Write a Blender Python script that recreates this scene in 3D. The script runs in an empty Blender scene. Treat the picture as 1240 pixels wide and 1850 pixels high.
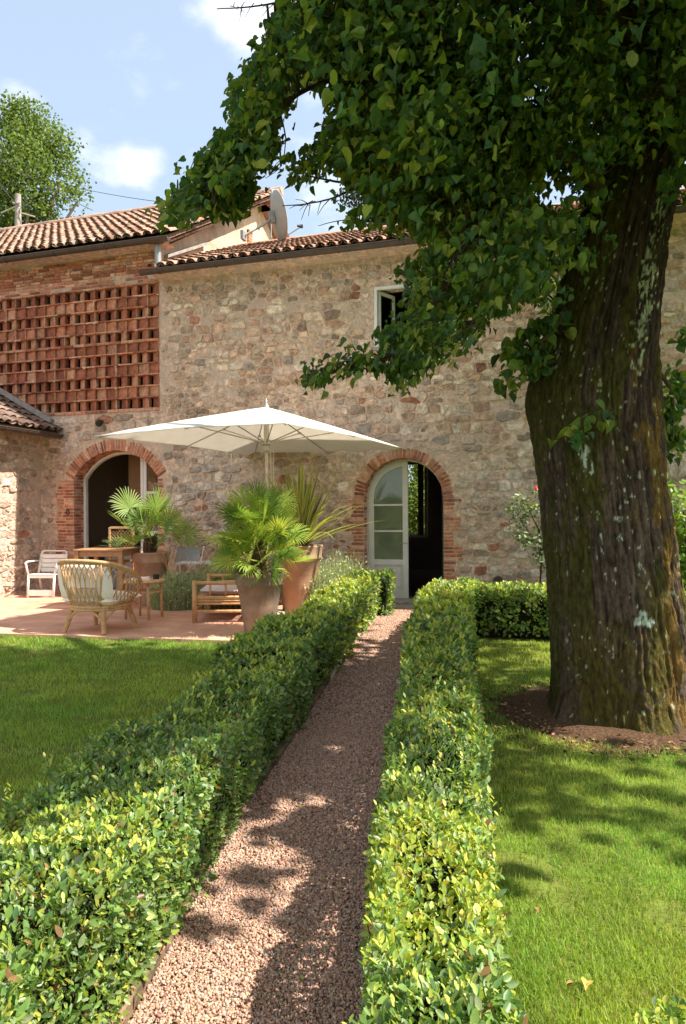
import bpy, math, random
import numpy as np
from math import sin, cos, pi, radians, sqrt, atan2
random.seed(7); rng = np.random.default_rng(7)
SC = bpy.context.scene
COL = SC.collection
# ------------------------------------------------------------------ camera
EYE = 1.6; F = 1300.0; CX, CY = 620.0, 925.0; ROLL = 0.006
cam_d = bpy.data.cameras.new('camera'); cam = bpy.data.objects.new('camera', cam_d); COL.objects.link(cam)
cam_d.sensor_fit = 'VERTICAL'; cam_d.sensor_height = 36.0; cam_d.sensor_width = 24.1
cam_d.lens = 36.0 * F / 1850.0
cam_d.clip_start = 0.05; cam_d.clip_end = 3000
cam.location = (0, 0, EYE); cam.rotation_mode = 'QUATERNION'
import mathutils
cam.rotation_quaternion = mathutils.Euler((pi/2, 0, 0)).to_quaternion() @ mathutils.Quaternion((0, 0, 1), -ROLL)
SC.camera = cam
SC.render.resolution_x = 686; SC.render.resolution_y = 1024
# ------------------------------------------------------------------ light
SUN_EL = radians(53.0)
SUN_H = np.array([0.972, -0.235]); SUN_H /= np.linalg.norm(SUN_H)
to_sun = mathutils.Vector((SUN_H[0]*cos(SUN_EL), SUN_H[1]*cos(SUN_EL), sin(SUN_EL)))
sd = bpy.data.lights.new('sun', 'SUN'); sd.energy = 4.9; sd.angle = radians(0.6); sd.color = (1.0, 0.93, 0.82)
so = bpy.data.objects.new('sun', sd); COL.objects.link(so); so.location = (20, -12, 24)
so.rotation_euler = to_sun.to_track_quat('Z', 'Y').to_euler()
W = bpy.data.worlds.new('World'); SC.world = W; W.use_nodes = True
nt = W.node_tree; nt.nodes.clear()
def N_(t, **k):
    n = nt.nodes.new(t)
    for a, b in k.items(): setattr(n, a, b)
    return n
wo = N_('ShaderNodeOutputWorld'); bg = N_('ShaderNodeBackground'); sky = N_('ShaderNodeTexSky')
sky.sky_type = 'NISHITA'; sky.sun_disc = False; sky.sun_elevation = SUN_EL
sky.sun_rotation = atan2(SUN_H[0], SUN_H[1]); sky.air_density = 1.0; sky.dust_density = 2.2; sky.ozone_density = 1.2
bg.inputs['Strength'].default_value = 0.14
tc = N_('ShaderNodeTexCoord')
nz = N_('ShaderNodeTexNoise'); nz.inputs['Scale'].default_value = 9.0; nz.inputs['Detail'].default_value = 9.0; nz.inputs['Roughness'].default_value = 0.55
mp = N_('ShaderNodeMapping'); mp.inputs['Scale'].default_value = (1, 1, 1.9)
nt.links.new(tc.outputs['Generated'], mp.inputs['Vector']); nt.links.new(mp.outputs[0], nz.inputs['Vector'])
def cloud(px, py, rad, amp):
    v = mathutils.Vector(((px-CX)/F, 1.0, (CY-py)/F)).normalized()
    d = N_('ShaderNodeVectorMath', operation='DISTANCE'); d.inputs[1].default_value = v
    nt.links.new(tc.outputs['Generated'], d.inputs[0])
    m = N_('ShaderNodeMapRange'); m.interpolation_type = 'SMOOTHSTEP'
    m.inputs['From Min'].default_value = rad; m.inputs['From Max'].default_value = 0.0
    m.inputs['To Min'].default_value = 0.0; m.inputs['To Max'].default_value = amp
    nt.links.new(d.outputs['Value'], m.inputs['Value']); return m.outputs[0]
acc = nz.outputs['Fac']
def unseen_fill_cloud(v, rad, amp):
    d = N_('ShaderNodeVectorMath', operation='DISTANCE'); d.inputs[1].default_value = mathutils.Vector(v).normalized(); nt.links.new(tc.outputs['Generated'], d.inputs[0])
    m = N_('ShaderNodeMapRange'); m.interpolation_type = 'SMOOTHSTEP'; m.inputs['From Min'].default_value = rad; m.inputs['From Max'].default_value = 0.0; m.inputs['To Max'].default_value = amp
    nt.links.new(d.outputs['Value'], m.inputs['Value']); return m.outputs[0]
a = N_('ShaderNodeMath', operation='ADD'); nt.links.new(acc, a.inputs[0]); nt.links.new(unseen_fill_cloud((-.35, -.9, .45), 1.3, .75), a.inputs[1]); acc = a.outputs[0]  # bright cloud added behind the camera, out of view, as fill light
for c in [(165, 300, .045, .20), (210, 312, .04, .14), (265, 295, .05, .20), (250, 335, .06, .08), (490, 35, .11, .28), (560, 70, .12, .26), (430, -90, .12, .2), (20, 200, .06, .16), (700, 330, .16, .25), (1500, 200, .5, .2), (-900, 300, .4, .2)]:
    a = N_('ShaderNodeMath', operation='ADD'); nt.links.new(acc, a.inputs[0]); nt.links.new(cloud(*c), a.inputs[1]); acc = a.outputs[0]
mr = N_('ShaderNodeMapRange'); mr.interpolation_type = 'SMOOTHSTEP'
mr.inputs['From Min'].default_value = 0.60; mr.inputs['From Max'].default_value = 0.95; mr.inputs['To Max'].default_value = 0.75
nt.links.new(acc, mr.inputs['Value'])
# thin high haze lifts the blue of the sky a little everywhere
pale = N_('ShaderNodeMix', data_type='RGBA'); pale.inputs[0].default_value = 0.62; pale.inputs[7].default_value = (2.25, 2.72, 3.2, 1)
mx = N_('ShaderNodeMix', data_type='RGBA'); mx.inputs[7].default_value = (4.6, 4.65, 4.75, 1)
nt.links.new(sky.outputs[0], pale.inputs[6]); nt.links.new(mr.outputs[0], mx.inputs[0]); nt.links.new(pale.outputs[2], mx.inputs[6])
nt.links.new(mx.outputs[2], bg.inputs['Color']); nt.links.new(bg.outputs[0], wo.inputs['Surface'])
vs = SC.view_settings; vs.view_transform = 'Standard'; vs.look = 'None'; vs.exposure = 1.2; vs.gamma = 1.0
SC.cycles.max_bounces = 8; SC.cycles.diffuse_bounces = 4; SC.cycles.transparent_max_bounces = 8
SC.cycles.sample_clamp_indirect = 6.0

# ------------------------------------------------------------------ measuring
def unroll(px, py):
    dx, dy = px-CX, py-CY
    return dx-ROLL*dy, dy+ROLL*dx
def at(px, py, D):                       # point at distance D seen at photograph pixel
    X, Y = unroll(px, py); return np.array((X/F*D, D, EYE-Y/F*D))
def ground(px, py, z=0.0):
    X, Y = unroll(px, py); D = (EYE-z)*F/Y; return np.array((X/F*D, D, z))
def proj(P):
    D = P[..., 1]; X = P[..., 0]/D*F; Y = (EYE-P[..., 2])/D*F
    return CX+X+ROLL*Y, CY+Y-ROLL*X
WA = math.atan(0.306); U = np.array((cos(WA), -sin(WA), 0)); NV = np.array((-sin(WA), -cos(WA), 0)); W0 = np.array((1.14, 12.35, 0.0))
Z = np.array((0, 0, 1.0))
def wall(s, h, d=0.0): return W0+U*s+NV*d+Z*h
def wp(px, py, d=0.0):                   # wall plane coordinates (along, up) of a photograph pixel
    X, Y = unroll(px, py); r = np.array((X/F, 1.0, -Y/F)); o = np.array((0, 0, EYE))
    P0 = W0+NV*d; t = np.dot(P0-o, NV)/np.dot(r, NV); P = o+r*t
    return float(np.dot(P-W0, U)), float(P[2])

# ------------------------------------------------------------------ numpy noise
_tab = rng.random((64, 64, 64)).astype(np.float32)
def vnoise(P):
    P = np.asarray(P, dtype=np.float64); i = np.floor(P).astype(int); f = P-i; f = f*f*(3-2*f); i &= 63; j = (i+1) & 63
    x0, y0, z0 = i[..., 0], i[..., 1], i[..., 2]; x1, y1, z1 = j[..., 0], j[..., 1], j[..., 2]
    fx, fy, fz = f[..., 0], f[..., 1], f[..., 2]
    def L(a, b, t): return a+(b-a)*t
    return L(L(L(_tab[x0, y0, z0], _tab[x1, y0, z0], fx), L(_tab[x0, y1, z0], _tab[x1, y1, z0], fx), fy),
             L(L(_tab[x0, y0, z1], _tab[x1, y0, z1], fx), L(_tab[x0, y1, z1], _tab[x1, y1, z1], fx), fy), fz)
def fbm(P, o=4):
    P = np.asarray(P, dtype=np.float64); a = 0; w = .5; t = 0
    for k in range(o): a = a+w*vnoise(P*(2.03**k)+k*11.3); t += w; w *= .5
    return a/t

# ------------------------------------------------------------------ materials
def mat(name, color=None, rough=.8, bump=.0, bscale=40., transl=0., spec=.3, var=.25, vscale=8., metal=0., hue=None, coat=0., stretch=(1, 1, 1), detail=6., bdist=.01):
    m = bpy.data.materials.new(name); m.use_nodes = True; t = m.node_tree; b = t.nodes['Principled BSDF']; out = t.nodes['Material Output']
    b.inputs['Roughness'].default_value = rough; b.inputs['Specular IOR Level'].default_value = spec; b.inputs['Metallic'].default_value = metal
    b.inputs['Coat Weight'].default_value = coat
    c = t.nodes.new('ShaderNodeTexCoord'); mpn = t.nodes.new('ShaderNodeMapping'); mpn.inputs['Scale'].default_value = stretch
    t.links.new(c.outputs['Object'], mpn.inputs['Vector'])
    if color is None:
        a = t.nodes.new('ShaderNodeAttribute'); a.attribute_name = 'col'; src = a.outputs['Color']
    else:
        a = t.nodes.new('ShaderNodeRGB'); a.outputs[0].default_value = (*color, 1); src = a.outputs[0]
    if var > 0:
        n = t.nodes.new('ShaderNodeTexNoise'); n.inputs['Scale'].default_value = vscale; n.inputs['Detail'].default_value = detail; n.inputs['Roughness'].default_value = .65
        t.links.new(mpn.outputs[0], n.inputs['Vector'])
        r = t.nodes.new('ShaderNodeMapRange'); r.inputs['From Min'].default_value = .28; r.inputs['From Max'].default_value = .72
        r.inputs['To Min'].default_value = 1-var; r.inputs['To Max'].default_value = 1+var
        t.links.new(n.outputs['Fac'], r.inputs['Value'])
        v = t.nodes.new('ShaderNodeVectorMath'); v.operation = 'SCALE'; t.links.new(src, v.inputs[0]); t.links.new(r.outputs[0], v.inputs['Scale']); src = v.outputs[0]
        if hue is not None:
            n2 = t.nodes.new('ShaderNodeTexNoise'); n2.inputs['Scale'].default_value = vscale*.37; n2.inputs['Detail'].default_value = 5; t.links.new(mpn.outputs[0], n2.inputs['Vector'])
            r2 = t.nodes.new('ShaderNodeMapRange'); r2.inputs['From Min'].default_value = .45; r2.inputs['From Max'].default_value = .65; t.links.new(n2.outputs['Fac'], r2.inputs['Value'])
            mm = t.nodes.new('ShaderNodeMix'); mm.data_type = 'RGBA'; t.links.new(r2.outputs[0], mm.inputs[0]); t.links.new(src, mm.inputs[6]); mm.inputs[7].default_value = (*hue, 1); src = mm.outputs[2]
    t.links.new(src, b.inputs['Base Color'])
    if bump > 0:
        n = t.nodes.new('ShaderNodeTexNoise'); n.inputs['Scale'].default_value = bscale; n.inputs['Detail'].default_value = 6; n.inputs['Roughness'].default_value = .6
        t.links.new(mpn.outputs[0], n.inputs['Vector'])
        bp = t.nodes.new('ShaderNodeBump'); bp.inputs['Strength'].default_value = bump; bp.inputs['Distance'].default_value = bdist
        t.links.new(n.outputs['Fac'], bp.inputs['Height']); t.links.new(bp.outputs[0], b.inputs['Normal'])
    if transl > 0:
        tr = t.nodes.new('ShaderNodeBsdfTranslucent'); mxs = t.nodes.new('ShaderNodeMixShader'); mxs.inputs[0].default_value = transl
        g = t.nodes.new('ShaderNodeVectorMath'); g.operation = 'MULTIPLY'; t.links.new(src, g.inputs[0]); g.inputs[1].default_value = (1.9, 1.8, .9) if name.endswith('leaf') or 'grass' in name else (1, 1, 1)
        t.links.new(g.outputs[0], tr.inputs['Color']); t.links.new(b.outputs[0], mxs.inputs[1]); t.links.new(tr.outputs[0], mxs.inputs[2]); t.links.new(mxs.outputs[0], out.inputs['Surface'])
    return m
M = {}
M['stone'] = mat('rubble_stone', rough=.92, bump=1.0, bscale=16, var=.5, vscale=10, spec=.15, bdist=.04)
M['mortar'] = mat('lime_mortar', (.66, .48, .375), rough=.95, bump=1.0, bscale=20, var=.5, vscale=11, spec=.1, hue=(.56, .44, .35), bdist=.05)
M['brick'] = mat('old_brick', rough=.93, bump=.8, bscale=45, var=.45, vscale=14, spec=.1)
M['tile'] = mat('roof_tile', rough=.9, bump=.6, bscale=40, var=.4, vscale=11, spec=.1)
M['bark'] = mat('tree_bark', rough=.95, bump=1.0, bscale=38, var=.6, vscale=34, spec=.1, stretch=(1, 1, .4), bdist=.035)
M['twig'] = mat('twig_bark', (.07, .05, .035), rough=.9, var=.3, vscale=20, spec=.15)
M['lime'] = mat('lime_leaf', rough=.5, transl=.38, var=.22, vscale=30, spec=.35)
M['hedge'] = mat('hedge_leaf', rough=.42, transl=.34, var=.22, vscale=60, spec=.45)
M['core'] = mat('hedge_shade_core', (.022, .026, .010), rough=1, var=.6, vscale=30, bump=1, bscale=40, bdist=.04, spec=.05)
M['grass'] = mat('grass_blade', rough=.6, transl=.38, var=.2, vscale=3, spec=.25)
M['soil'] = mat('lawn_soil', (.12, .15, .03), rough=1, var=.4, vscale=9, bump=.6, bscale=60, spec=.05)
M['mulch'] = mat('mulch', (.11, .065, .038), rough=1, var=.5, vscale=40, bump=1, bscale=50, spec=.05, bdist=.03)
M['gravelbase'] = mat('gravel_bed', (.36, .21, .145), rough=.95, var=.5, vscale=90, bump=1, bscale=110, spec=.1, bdist=.02)
M['pebble'] = mat('pebbles', rough=.85, var=.15, vscale=80, spec=.2)
M['terra'] = mat('terracotta_pot_clay', (.42, .235, .15), rough=.85, var=.28, vscale=6, bump=.25, bscale=40, spec=.2, hue=(.40, .29, .21))
M['terrad'] = mat('weathered_pot_clay', (.25, .165, .115), rough=.85, var=.3, vscale=6, bump=.25, bscale=40, spec=.2, hue=(.17, .145, .11))
M['white'] = mat('white_paint', (.74, .73, .70), rough=.45, var=.06, vscale=9, spec=.4)
M['door'] = mat('door_paint', (.66, .665, .64), rough=.5, var=.07, vscale=7, spec=.4)
M['canvas'] = mat('canvas', (.90, .86, .80), rough=.9, transl=.42, var=.04, vscale=5, spec=.1, bump=.1, bscale=300)
M['rattan'] = mat('rattan', (.56, .335, .16), rough=.55, var=.3, vscale=25, spec=.4, bump=.3, bscale=120)
M['bamboo'] = mat('bamboo', (.50, .27, .115), rough=.5, var=.3, vscale=14, spec=.4)
M['wood'] = mat('table_wood', (.42, .215, .10), rough=.6, var=.35, vscale=12, stretch=(1, 6, 6), spec=.3)
M['cushion'] = mat('cushion_cloth', (.86, .77, .67), rough=.95, var=.06, vscale=12, spec=.1, bump=.3, bscale=200)
M['pink'] = mat('mauve_cloth', (.62, .52, .50), rough=.95, var=.12, vscale=16, spec=.1, bump=.3, bscale=200)
M['metal'] = mat('brushed_metal', (.50, .47, .42), rough=.4, metal=.8, var=.1, spec=.5)
M['copper'] = mat('gutter_metal', (.075, .050, .042), rough=.5, var=.3, vscale=9, spec=.4)
M['dark'] = mat('black_metal', (.02, .02, .02), rough=.5, var=.1, spec=.4)
M['room'] = mat('room_plaster', (.34, .26, .20), rough=.9, var=.1, spec=.1)
M['hood'] = mat('wood_panel', (.34, .20, .11), rough=.6, var=.15, vscale=6, stretch=(1, 1, .3), spec=.3)
M['counter'] = mat('counter_front', (.30, .31, .34), rough=.5, var=.05, spec=.3)
M['dish'] = mat('dish_paint', (.36, .34, .31), rough=.6, var=.1, vscale=5, spec=.3)
M['galv'] = mat('galvanised_steel', (.30, .31, .31), rough=.5, var=.2, metal=.3, spec=.4)
M['cement'] = mat('cement_render', (.50, .40, .29), rough=.95, bump=.8, bscale=14, var=.35, vscale=4, spec=.1, hue=(.62, .50, .36), bdist=.04)
M['stonestep'] = mat('grey_stone', (.33, .29, .26), rough=.9, bump=.5, bscale=30, var=.3, vscale=9, spec=.15)
M['kerb'] = mat('kerb_stone', (.24, .15, .105), rough=.95, bump=.8, bscale=30, var=.5, vscale=12, spec=.1, hue=(.10, .095, .05), bdist=.02)
M['leafy'] = mat('plant_leaf', rough=.42, transl=.3, var=.15, vscale=20, spec=.45)
M['palm'] = mat('palm_leaf', rough=.45, transl=.32, var=.12, vscale=15, spec=.4)
M['farleaf'] = mat('distant_leaf', rough=.7, transl=.3, var=.2, vscale=2, spec=.2)
def glass_mat():
    m = bpy.data.materials.new('window_glass'); m.use_nodes = True; t = m.node_tree; t.nodes.clear()
    o = t.nodes.new('ShaderNodeOutputMaterial'); g = t.nodes.new('ShaderNodeBsdfGlossy'); g.inputs['Roughness'].default_value = .03; g.inputs['Color'].default_value = (.9, .95, .9, 1)
    tr = t.nodes.new('ShaderNodeBsdfTransparent'); tr.inputs['Color'].default_value = (.8, .85, .8, 1); f = t.nodes.new('ShaderNodeFresnel'); f.inputs['IOR'].default_value = 1.55
    a = t.nodes.new('ShaderNodeMath'); a.operation = 'MULTIPLY_ADD'; a.inputs[1].default_value = 1.0; a.inputs[2].default_value = .02; t.links.new(f.outputs[0], a.inputs[0])
    mm = t.nodes.new('ShaderNodeMixShader'); t.links.new(a.outputs[0], mm.inputs[0]); t.links.new(tr.outputs[0], mm.inputs[1]); t.links.new(g.outputs[0], mm.inputs[2]); t.links.new(mm.outputs[0], o.inputs[0])
    return m
M['glass'] = glass_mat()
M['curtain'] = mat('pane_curtain', (.50, .55, .46), rough=.9, var=.12, vscale=7, spec=.2, hue=(.58, .60, .55), transl=.2)
def tiles_mat():
    m = bpy.data.materials.new('terrace_tiles'); m.use_nodes = True; t = m.node_tree; b = t.nodes['Principled BSDF']; b.inputs['Roughness'].default_value = .8; b.inputs['Specular IOR Level'].default_value = .2
    c = t.nodes.new('ShaderNodeTexCoord'); mpn = t.nodes.new('ShaderNodeMapping'); mpn.inputs['Rotation'].default_value = (0, 0, WA); t.links.new(c.outputs['Object'], mpn.inputs['Vector'])
    k = t.nodes.new('ShaderNodeTexBrick'); t.links.new(mpn.outputs[0], k.inputs['Vector']); k.inputs['Scale'].default_value = 1.0
    k.inputs['Brick Width'].default_value = .30; k.inputs['Row Height'].default_value = .15; k.inputs['Mortar Size'].default_value = .004; k.inputs['Mortar Smooth'].default_value = .3
    k.inputs['Color1'].default_value = (.58, .315, .21, 1); k.inputs['Color2'].default_value = (.66, .385, .27, 1); k.inputs['Mortar'].default_value = (.40, .24, .17, 1)
    n = t.nodes.new('ShaderNodeTexNoise'); n.inputs['Scale'].default_value = 1.3; n.inputs['Detail'].default_value = 8; n.inputs['Roughness'].default_value = .65; t.links.new(mpn.outputs[0], n.inputs['Vector'])
    r = t.nodes.new('ShaderNodeMapRange'); r.inputs['From Min'].default_value = .3; r.inputs['From Max'].default_value = .7; r.inputs['To Min'].default_value = .75; r.inputs['To Max'].default_value = 1.2; t.links.new(n.outputs['Fac'], r.inputs['Value'])
    v = t.nodes.new('ShaderNodeVectorMath'); v.operation = 'SCALE'; t.links.new(k.outputs['Color'], v.inputs[0]); t.links.new(r.outputs[0], v.inputs['Scale']); t.links.new(v.outputs[0], b.inputs['Base Color'])
    bp = t.nodes.new('ShaderNodeBump'); bp.inputs['Strength'].default_value = .4; bp.inputs['Distance'].default_value = .004; bp.invert = True; t.links.new(k.outputs['Fac'], bp.inputs['Height']); t.links.new(bp.outputs[0], b.inputs['Normal'])
    return m
M['terrace'] = tiles_mat()

# ------------------------------------------------------------------ object helpers
def tag(o, label=None, cat=None, group=None, kind=None):
    if label: o['label'] = label
    if cat: o['category'] = cat
    if group: o['group'] = group
    if kind: o['kind'] = kind
    return o
def thing(name, label, cat, loc=(0, 0, 0), group=None):
    o = bpy.data.objects.new(name, None); COL.objects.link(o); o.location = tuple(float(v) for v in loc); o.empty_display_size = .2
    return tag(o, label, cat, group)
def offset(p):
    v = np.zeros(3)
    while p is not None: v += np.array(p.location); p = p.parent
    return v
def link_mesh(name, me, mats, parent, smooth):
    for m in (mats if isinstance(mats, (list, tuple)) else [mats]): me.materials.append(m)
    if smooth: me.polygons.foreach_set('use_smooth', np.ones(len(me.polygons), dtype=bool))
    o = bpy.data.objects.new(name, me); COL.objects.link(o); o.parent = parent
    return o
def np_mesh(name, V, Fc, mats, parent=None, col=None, smooth=False, origin=None, midx=None):
    V = np.asarray(V, dtype=np.float64).reshape(-1, 3); Fc = np.asarray(Fc, dtype=np.int32)
    off = offset(parent) if parent is not None else (np.array(origin, dtype=float) if origin is not None else np.zeros(3))
    me = bpy.data.meshes.new(name); n, k = Fc.shape
    me.vertices.add(len(V)); me.vertices.foreach_set('co', (V-off).astype(np.float32).ravel())
    me.loops.add(n*k); me.loops.foreach_set('vertex_index', Fc.ravel()); me.polygons.add(n)
    me.polygons.foreach_set('loop_start', np.arange(0, n*k, k, dtype=np.int32)); me.polygons.foreach_set('loop_total', np.full(n, k, dtype=np.int32))
    me.update(calc_edges=True)
    if midx is not None: me.polygons.foreach_set('material_index', np.asarray(midx, dtype=np.int32))
    if col is not None:
        a = me.color_attributes.new('col', 'FLOAT_COLOR', 'POINT'); c = np.ones((len(V), 4), dtype=np.float32); c[:, :3] = col; a.data.foreach_set('color', c.ravel())
    o = link_mesh(name, me, mats, parent, smooth)
    if parent is None and origin is not None: o.location = tuple(off)
    return o
class MB:
    def __init__(s): s.v = []; s.f = []; s.c = []; s.m = []
    def add(s, vs, fs, col=(.5, .5, .5), mi=0):
        b = len(s.v); s.v.extend([tuple(p) for p in vs]); s.c.extend([col]*len(vs))
        for f in fs: s.f.append([b+i for i in f]); s.m.append(mi)
    def box(s, c, h, ax=None, col=(.5, .5, .5), mi=0, bev=0):
        """c centre, h half sizes, ax three axes"""
        X, Y, Zz = ax if ax is not None else (np.array((1, 0, 0)), np.array((0, 1, 0)), Z)
        c = np.asarray(c, dtype=float); b = bev
        if b <= 0:
            P = [c+X*i*h[0]+Y*j*h[1]+Zz*k*h[2] for k in (-1, 1) for j in (-1, 1) for i in (-1, 1)]
            s.add(P, [(0, 2, 3, 1), (4, 5, 7, 6), (0, 1, 5, 4), (2, 6, 7, 3), (0, 4, 6, 2), (1, 3, 7, 5)], col, mi); return
        P = []; idx = {}
        for k in (-1, 1):
            for j in (-1, 1):
                for i in (-1, 1):
                    for a in range(3):
                        q = [i*(h[0]-b), j*(h[1]-b), k*(h[2]-b)]; q[a] = (i, j, k)[a]*h[a]
                        idx[(i, j, k, a)] = len(P); P.append(c+X*q[0]+Y*q[1]+Zz*q[2])
        fs = []
        for a in range(3):
            for sg in (-1, 1):
                o = [x for x in range(3) if x != a]
                loop = []
                for p, q in ((-1, -1), (1, -1), (1, 1), (-1, 1)):
                    t = [0, 0, 0]; t[a] = sg; t[o[0]] = p; t[o[1]] = q; loop.append(idx[(*t, a)])
                if (sg > 0) != (a == 1): pass
                else: loop = loop[::-1]
                fs.append(loop)
        for a in range(3):            # edges
            o = [x for x in range(3) if x != a]
            for p in (-1, 1):
                for q in (-1, 1):
                    t0 = [0, 0, 0]; t0[o[0]] = p; t0[o[1]] = q; t1 = list(t0); t0[a] = -1; t1[a] = 1
                    l = [idx[(*t0, o[0])], idx[(*t1, o[0])], idx[(*t1, o[1])], idx[(*t0, o[1])]]
                    if (p*q > 0) != (a == 1): l = l[::-1]
                    fs.append(l)
        for k in (-1, 1):
            for j in (-1, 1):
                for i in (-1, 1):
                    l = [idx[(i, j, k, 0)], idx[(i, j, k, 1)], idx[(i, j, k, 2)]]
                    if i*j*k < 0: l = l[::-1]
                    fs.append(l)
        s.add(P, fs, col, mi)
    def tube(s, pts, r, n=8, col=(.5, .5, .5), mi=0, cap=True, flat=1.0):
        pts = [np.asarray(p, dtype=float) for p in pts]; L = len(pts); rs = r if hasattr(r, '__len__') else [r]*L
        up = None; rings = []
        for i, p in enumerate(pts):
            t = pts[min(i+1, L-1)]-pts[max(i-1, 0)]; t = t/(np.linalg.norm(t)+1e-9)
            if up is None: up = np.cross(t, (0, 0, 1.0)) if abs(t[2]) < .9 else np.cross(t, (1.0, 0, 0))
            up = up-t*np.dot(up, t); up /= np.linalg.norm(up)+1e-9; w = np.cross(t, up)
            rings.append([p+(up*cos(2*pi*k/n)+w*sin(2*pi*k/n)*flat)*rs[i] for k in range(n)])
        P = [q for rg in rings for q in rg]; fs = []
        for i in range(L-1):
            for k in range(n): fs.append((i*n+k, i*n+(k+1) % n, (i+1)*n+(k+1) % n, (i+1)*n+k))
        if cap: fs.append(tuple(range(n))[::-1]); fs.append(tuple((L-1)*n+k for k in range(n)))
        s.add(P, fs, col, mi)
    def lathe(s, c, prof, n=32, col=(.5, .5, .5), mi=0, tilt=None):
        c = np.asarray(c, dtype=float); P = []; fs = []
        for (r, z) in prof:
            for k in range(n):
                q = np.array((r*cos(2*pi*k/n), r*sin(2*pi*k/n), z))
                if tilt is not None: q = q+np.array((tilt[0]*z, tilt[1]*z, 0))
                P.append(c+q)
        for i in range(len(prof)-1):
            for k in range(n): fs.append((i*n+k, i*n+(k+1) % n, (i+1)*n+(k+1) % n, (i+1)*n+k))
        s.add(P, fs, col, mi)
    def build(s, name, mats, parent=None, smooth=False, origin=None):
        off = offset(parent) if parent is not None else (np.array(origin, dtype=float) if origin is not None else np.zeros(3))
        me = bpy.data.meshes.new(name); me.from_pydata([tuple(np.array(p)-off) for p in s.v] if len(s.v) < 2000 else (np.array(s.v)-off).tolist(), [], s.f)
        me.polygons.foreach_set('material_index', s.m); me.update()
        a = me.color_attributes.new('col', 'FLOAT_COLOR', 'POINT'); c = np.ones((len(s.v), 4), dtype=np.float32); c[:, :3] = np.array(s.c); a.data.foreach_set('color', c.ravel())
        o = link_mesh(name, me, mats, parent, smooth)
        if parent is None and origin is not None: o.location = tuple(off)
        return o
def nrm(v): return v/(np.linalg.norm(v, axis=-1, keepdims=True)+1e-9)
def frames(d, nh):
    y = nrm(d); x = nrm(np.cross(y, nh)); z = np.cross(x, y); return np.stack([x, y, z], axis=2)
def scatter(tv, tf, pos, R, sc, col, jitter=None):
    n = len(pos); k = len(tv); T = np.asarray(tv)[None]*(sc.reshape(n, 1, -1))
    V = np.einsum('nij,nkj->nki', R, T)+pos[:, None]; Fc = (np.asarray(tf)[None]+(np.arange(n)*k)[:, None, None]).reshape(-1, len(tf[0]))
    return V.reshape(-1, 3), Fc, np.repeat(col, k, axis=0)
def cat(parts):
    V = []; Fs = []; C = []; b = 0
    for v, f, c in parts: V.append(v); Fs.append(f+b); C.append(c); b += len(v)
    return np.concatenate(V), np.concatenate(Fs), np.concatenate(C)
# leaf templates: x across, y along, z normal
LIME_V = [(0, .42, -.05), (0, 0, 0), (-.22, -.10, .04), (-.47, .12, .10), (-.43, .48, .09), (-.2, .82, .02), (0, 1.05, -.14), (.2, .82, .02), (.43, .48, .09), (.47, .12, .10), (.22, -.10, .04)]
LIME_F = [(0, i, i+1) for i in range(1, 10)]+[(0, 10, 1)]
OV_V = [(0, .5, -.05), (0, 0, 0), (-.2, .22, .05), (-.26, .5, .05), (-.17, .8, .0), (0, 1, -.08), (.17, .8, .0), (.26, .5, .05), (.2, .22, .05)]
OV_F = [(0, i, i+1) for i in range(1, 8)]+[(0, 8, 1)]
SM_V = [(0, 0, 0), (-.26, .45, .06), (0, 1, -.06), (.26, .45, .06)]; SM_F = [(0, 2, 1), (0, 3, 2)]
def rdir(n): return nrm(rng.normal(size=(n, 3)))
def pick(pal, n, p=None, jit=.15):
    pal = np.array(pal); i = rng.choice(len(pal), n, p=p); return pal[i]*(1+rng.uniform(-jit, jit, (n, 1)))*(1+rng.uniform(-.06, .06, (n, 3)))
# ------------------------------------------------------------------ ground, terrace, path
def sheet(name, pts, z, m, thick=None, kind='structure', div=0):
    mb = MB(); n = len(pts)
    top = [(p[0], p[1], z) for p in pts]
    if thick:
        mb.add(top+[(p[0], p[1], z-thick) for p in pts], [tuple(range(n))]+[(i, i+n, (i+1) % n+n, (i+1) % n) for i in range(n)])
    else: mb.add(top, [tuple(range(n))])
    return tag(mb.build(name, m), kind=kind)
sheet('ground', [(-900, -900), (900, -900), (900, 900), (-900, 900)], 0.0, M['soil'])
LK = [(-.93, .3), (-.675, 2.25), (-.548, 3.75), (-.36, 5.0), (-.152, 6.6), (.133, 8.67), (.45, 10.6), (.66, 11.95)]      # left edge of the path
RK = [(-.12, .3), (.02, 1.46), (.155, 2.87), (.30, 4.07), (.52, 5.9), (.915, 8.5), (1.15, 9.4), (1.35, 11.75)]              # left face of right hedge
def lerp(pl, y):
    for (a, b), (c, d) in zip(pl, pl[1:]):
        if y <= d: return a+(c-a)*(y-b)/(d-b)
    (a, b), (c, d) = pl[-2:]; return a+(c-a)*(y-b)/(d-b)
pp = [(lerp(LK, y), y) for y in np.linspace(.3, 11.95, 24)]; pr = [(lerp(RK, y)+.08, y) for y in np.linspace(.3, 11.7, 24)]
sheet('path', pp+pr[::-1], .006, M['gravelbase'])
tl = ground(0, 1149); tr_ = ground(436, 1163)
td = nrm(tr_-tl); t0 = tl-td*8; t1 = tr_+td*.35
wl = wall(-14, 0, -.02); wr = wall(-2.6, 0, -.02)
sheet('terrace', [t0[:2], t1[:2], (-.62, 10.3), (-.15, 11.6), wr[:2], wl[:2]], .035, M['terrace'], thick=.06)

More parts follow.
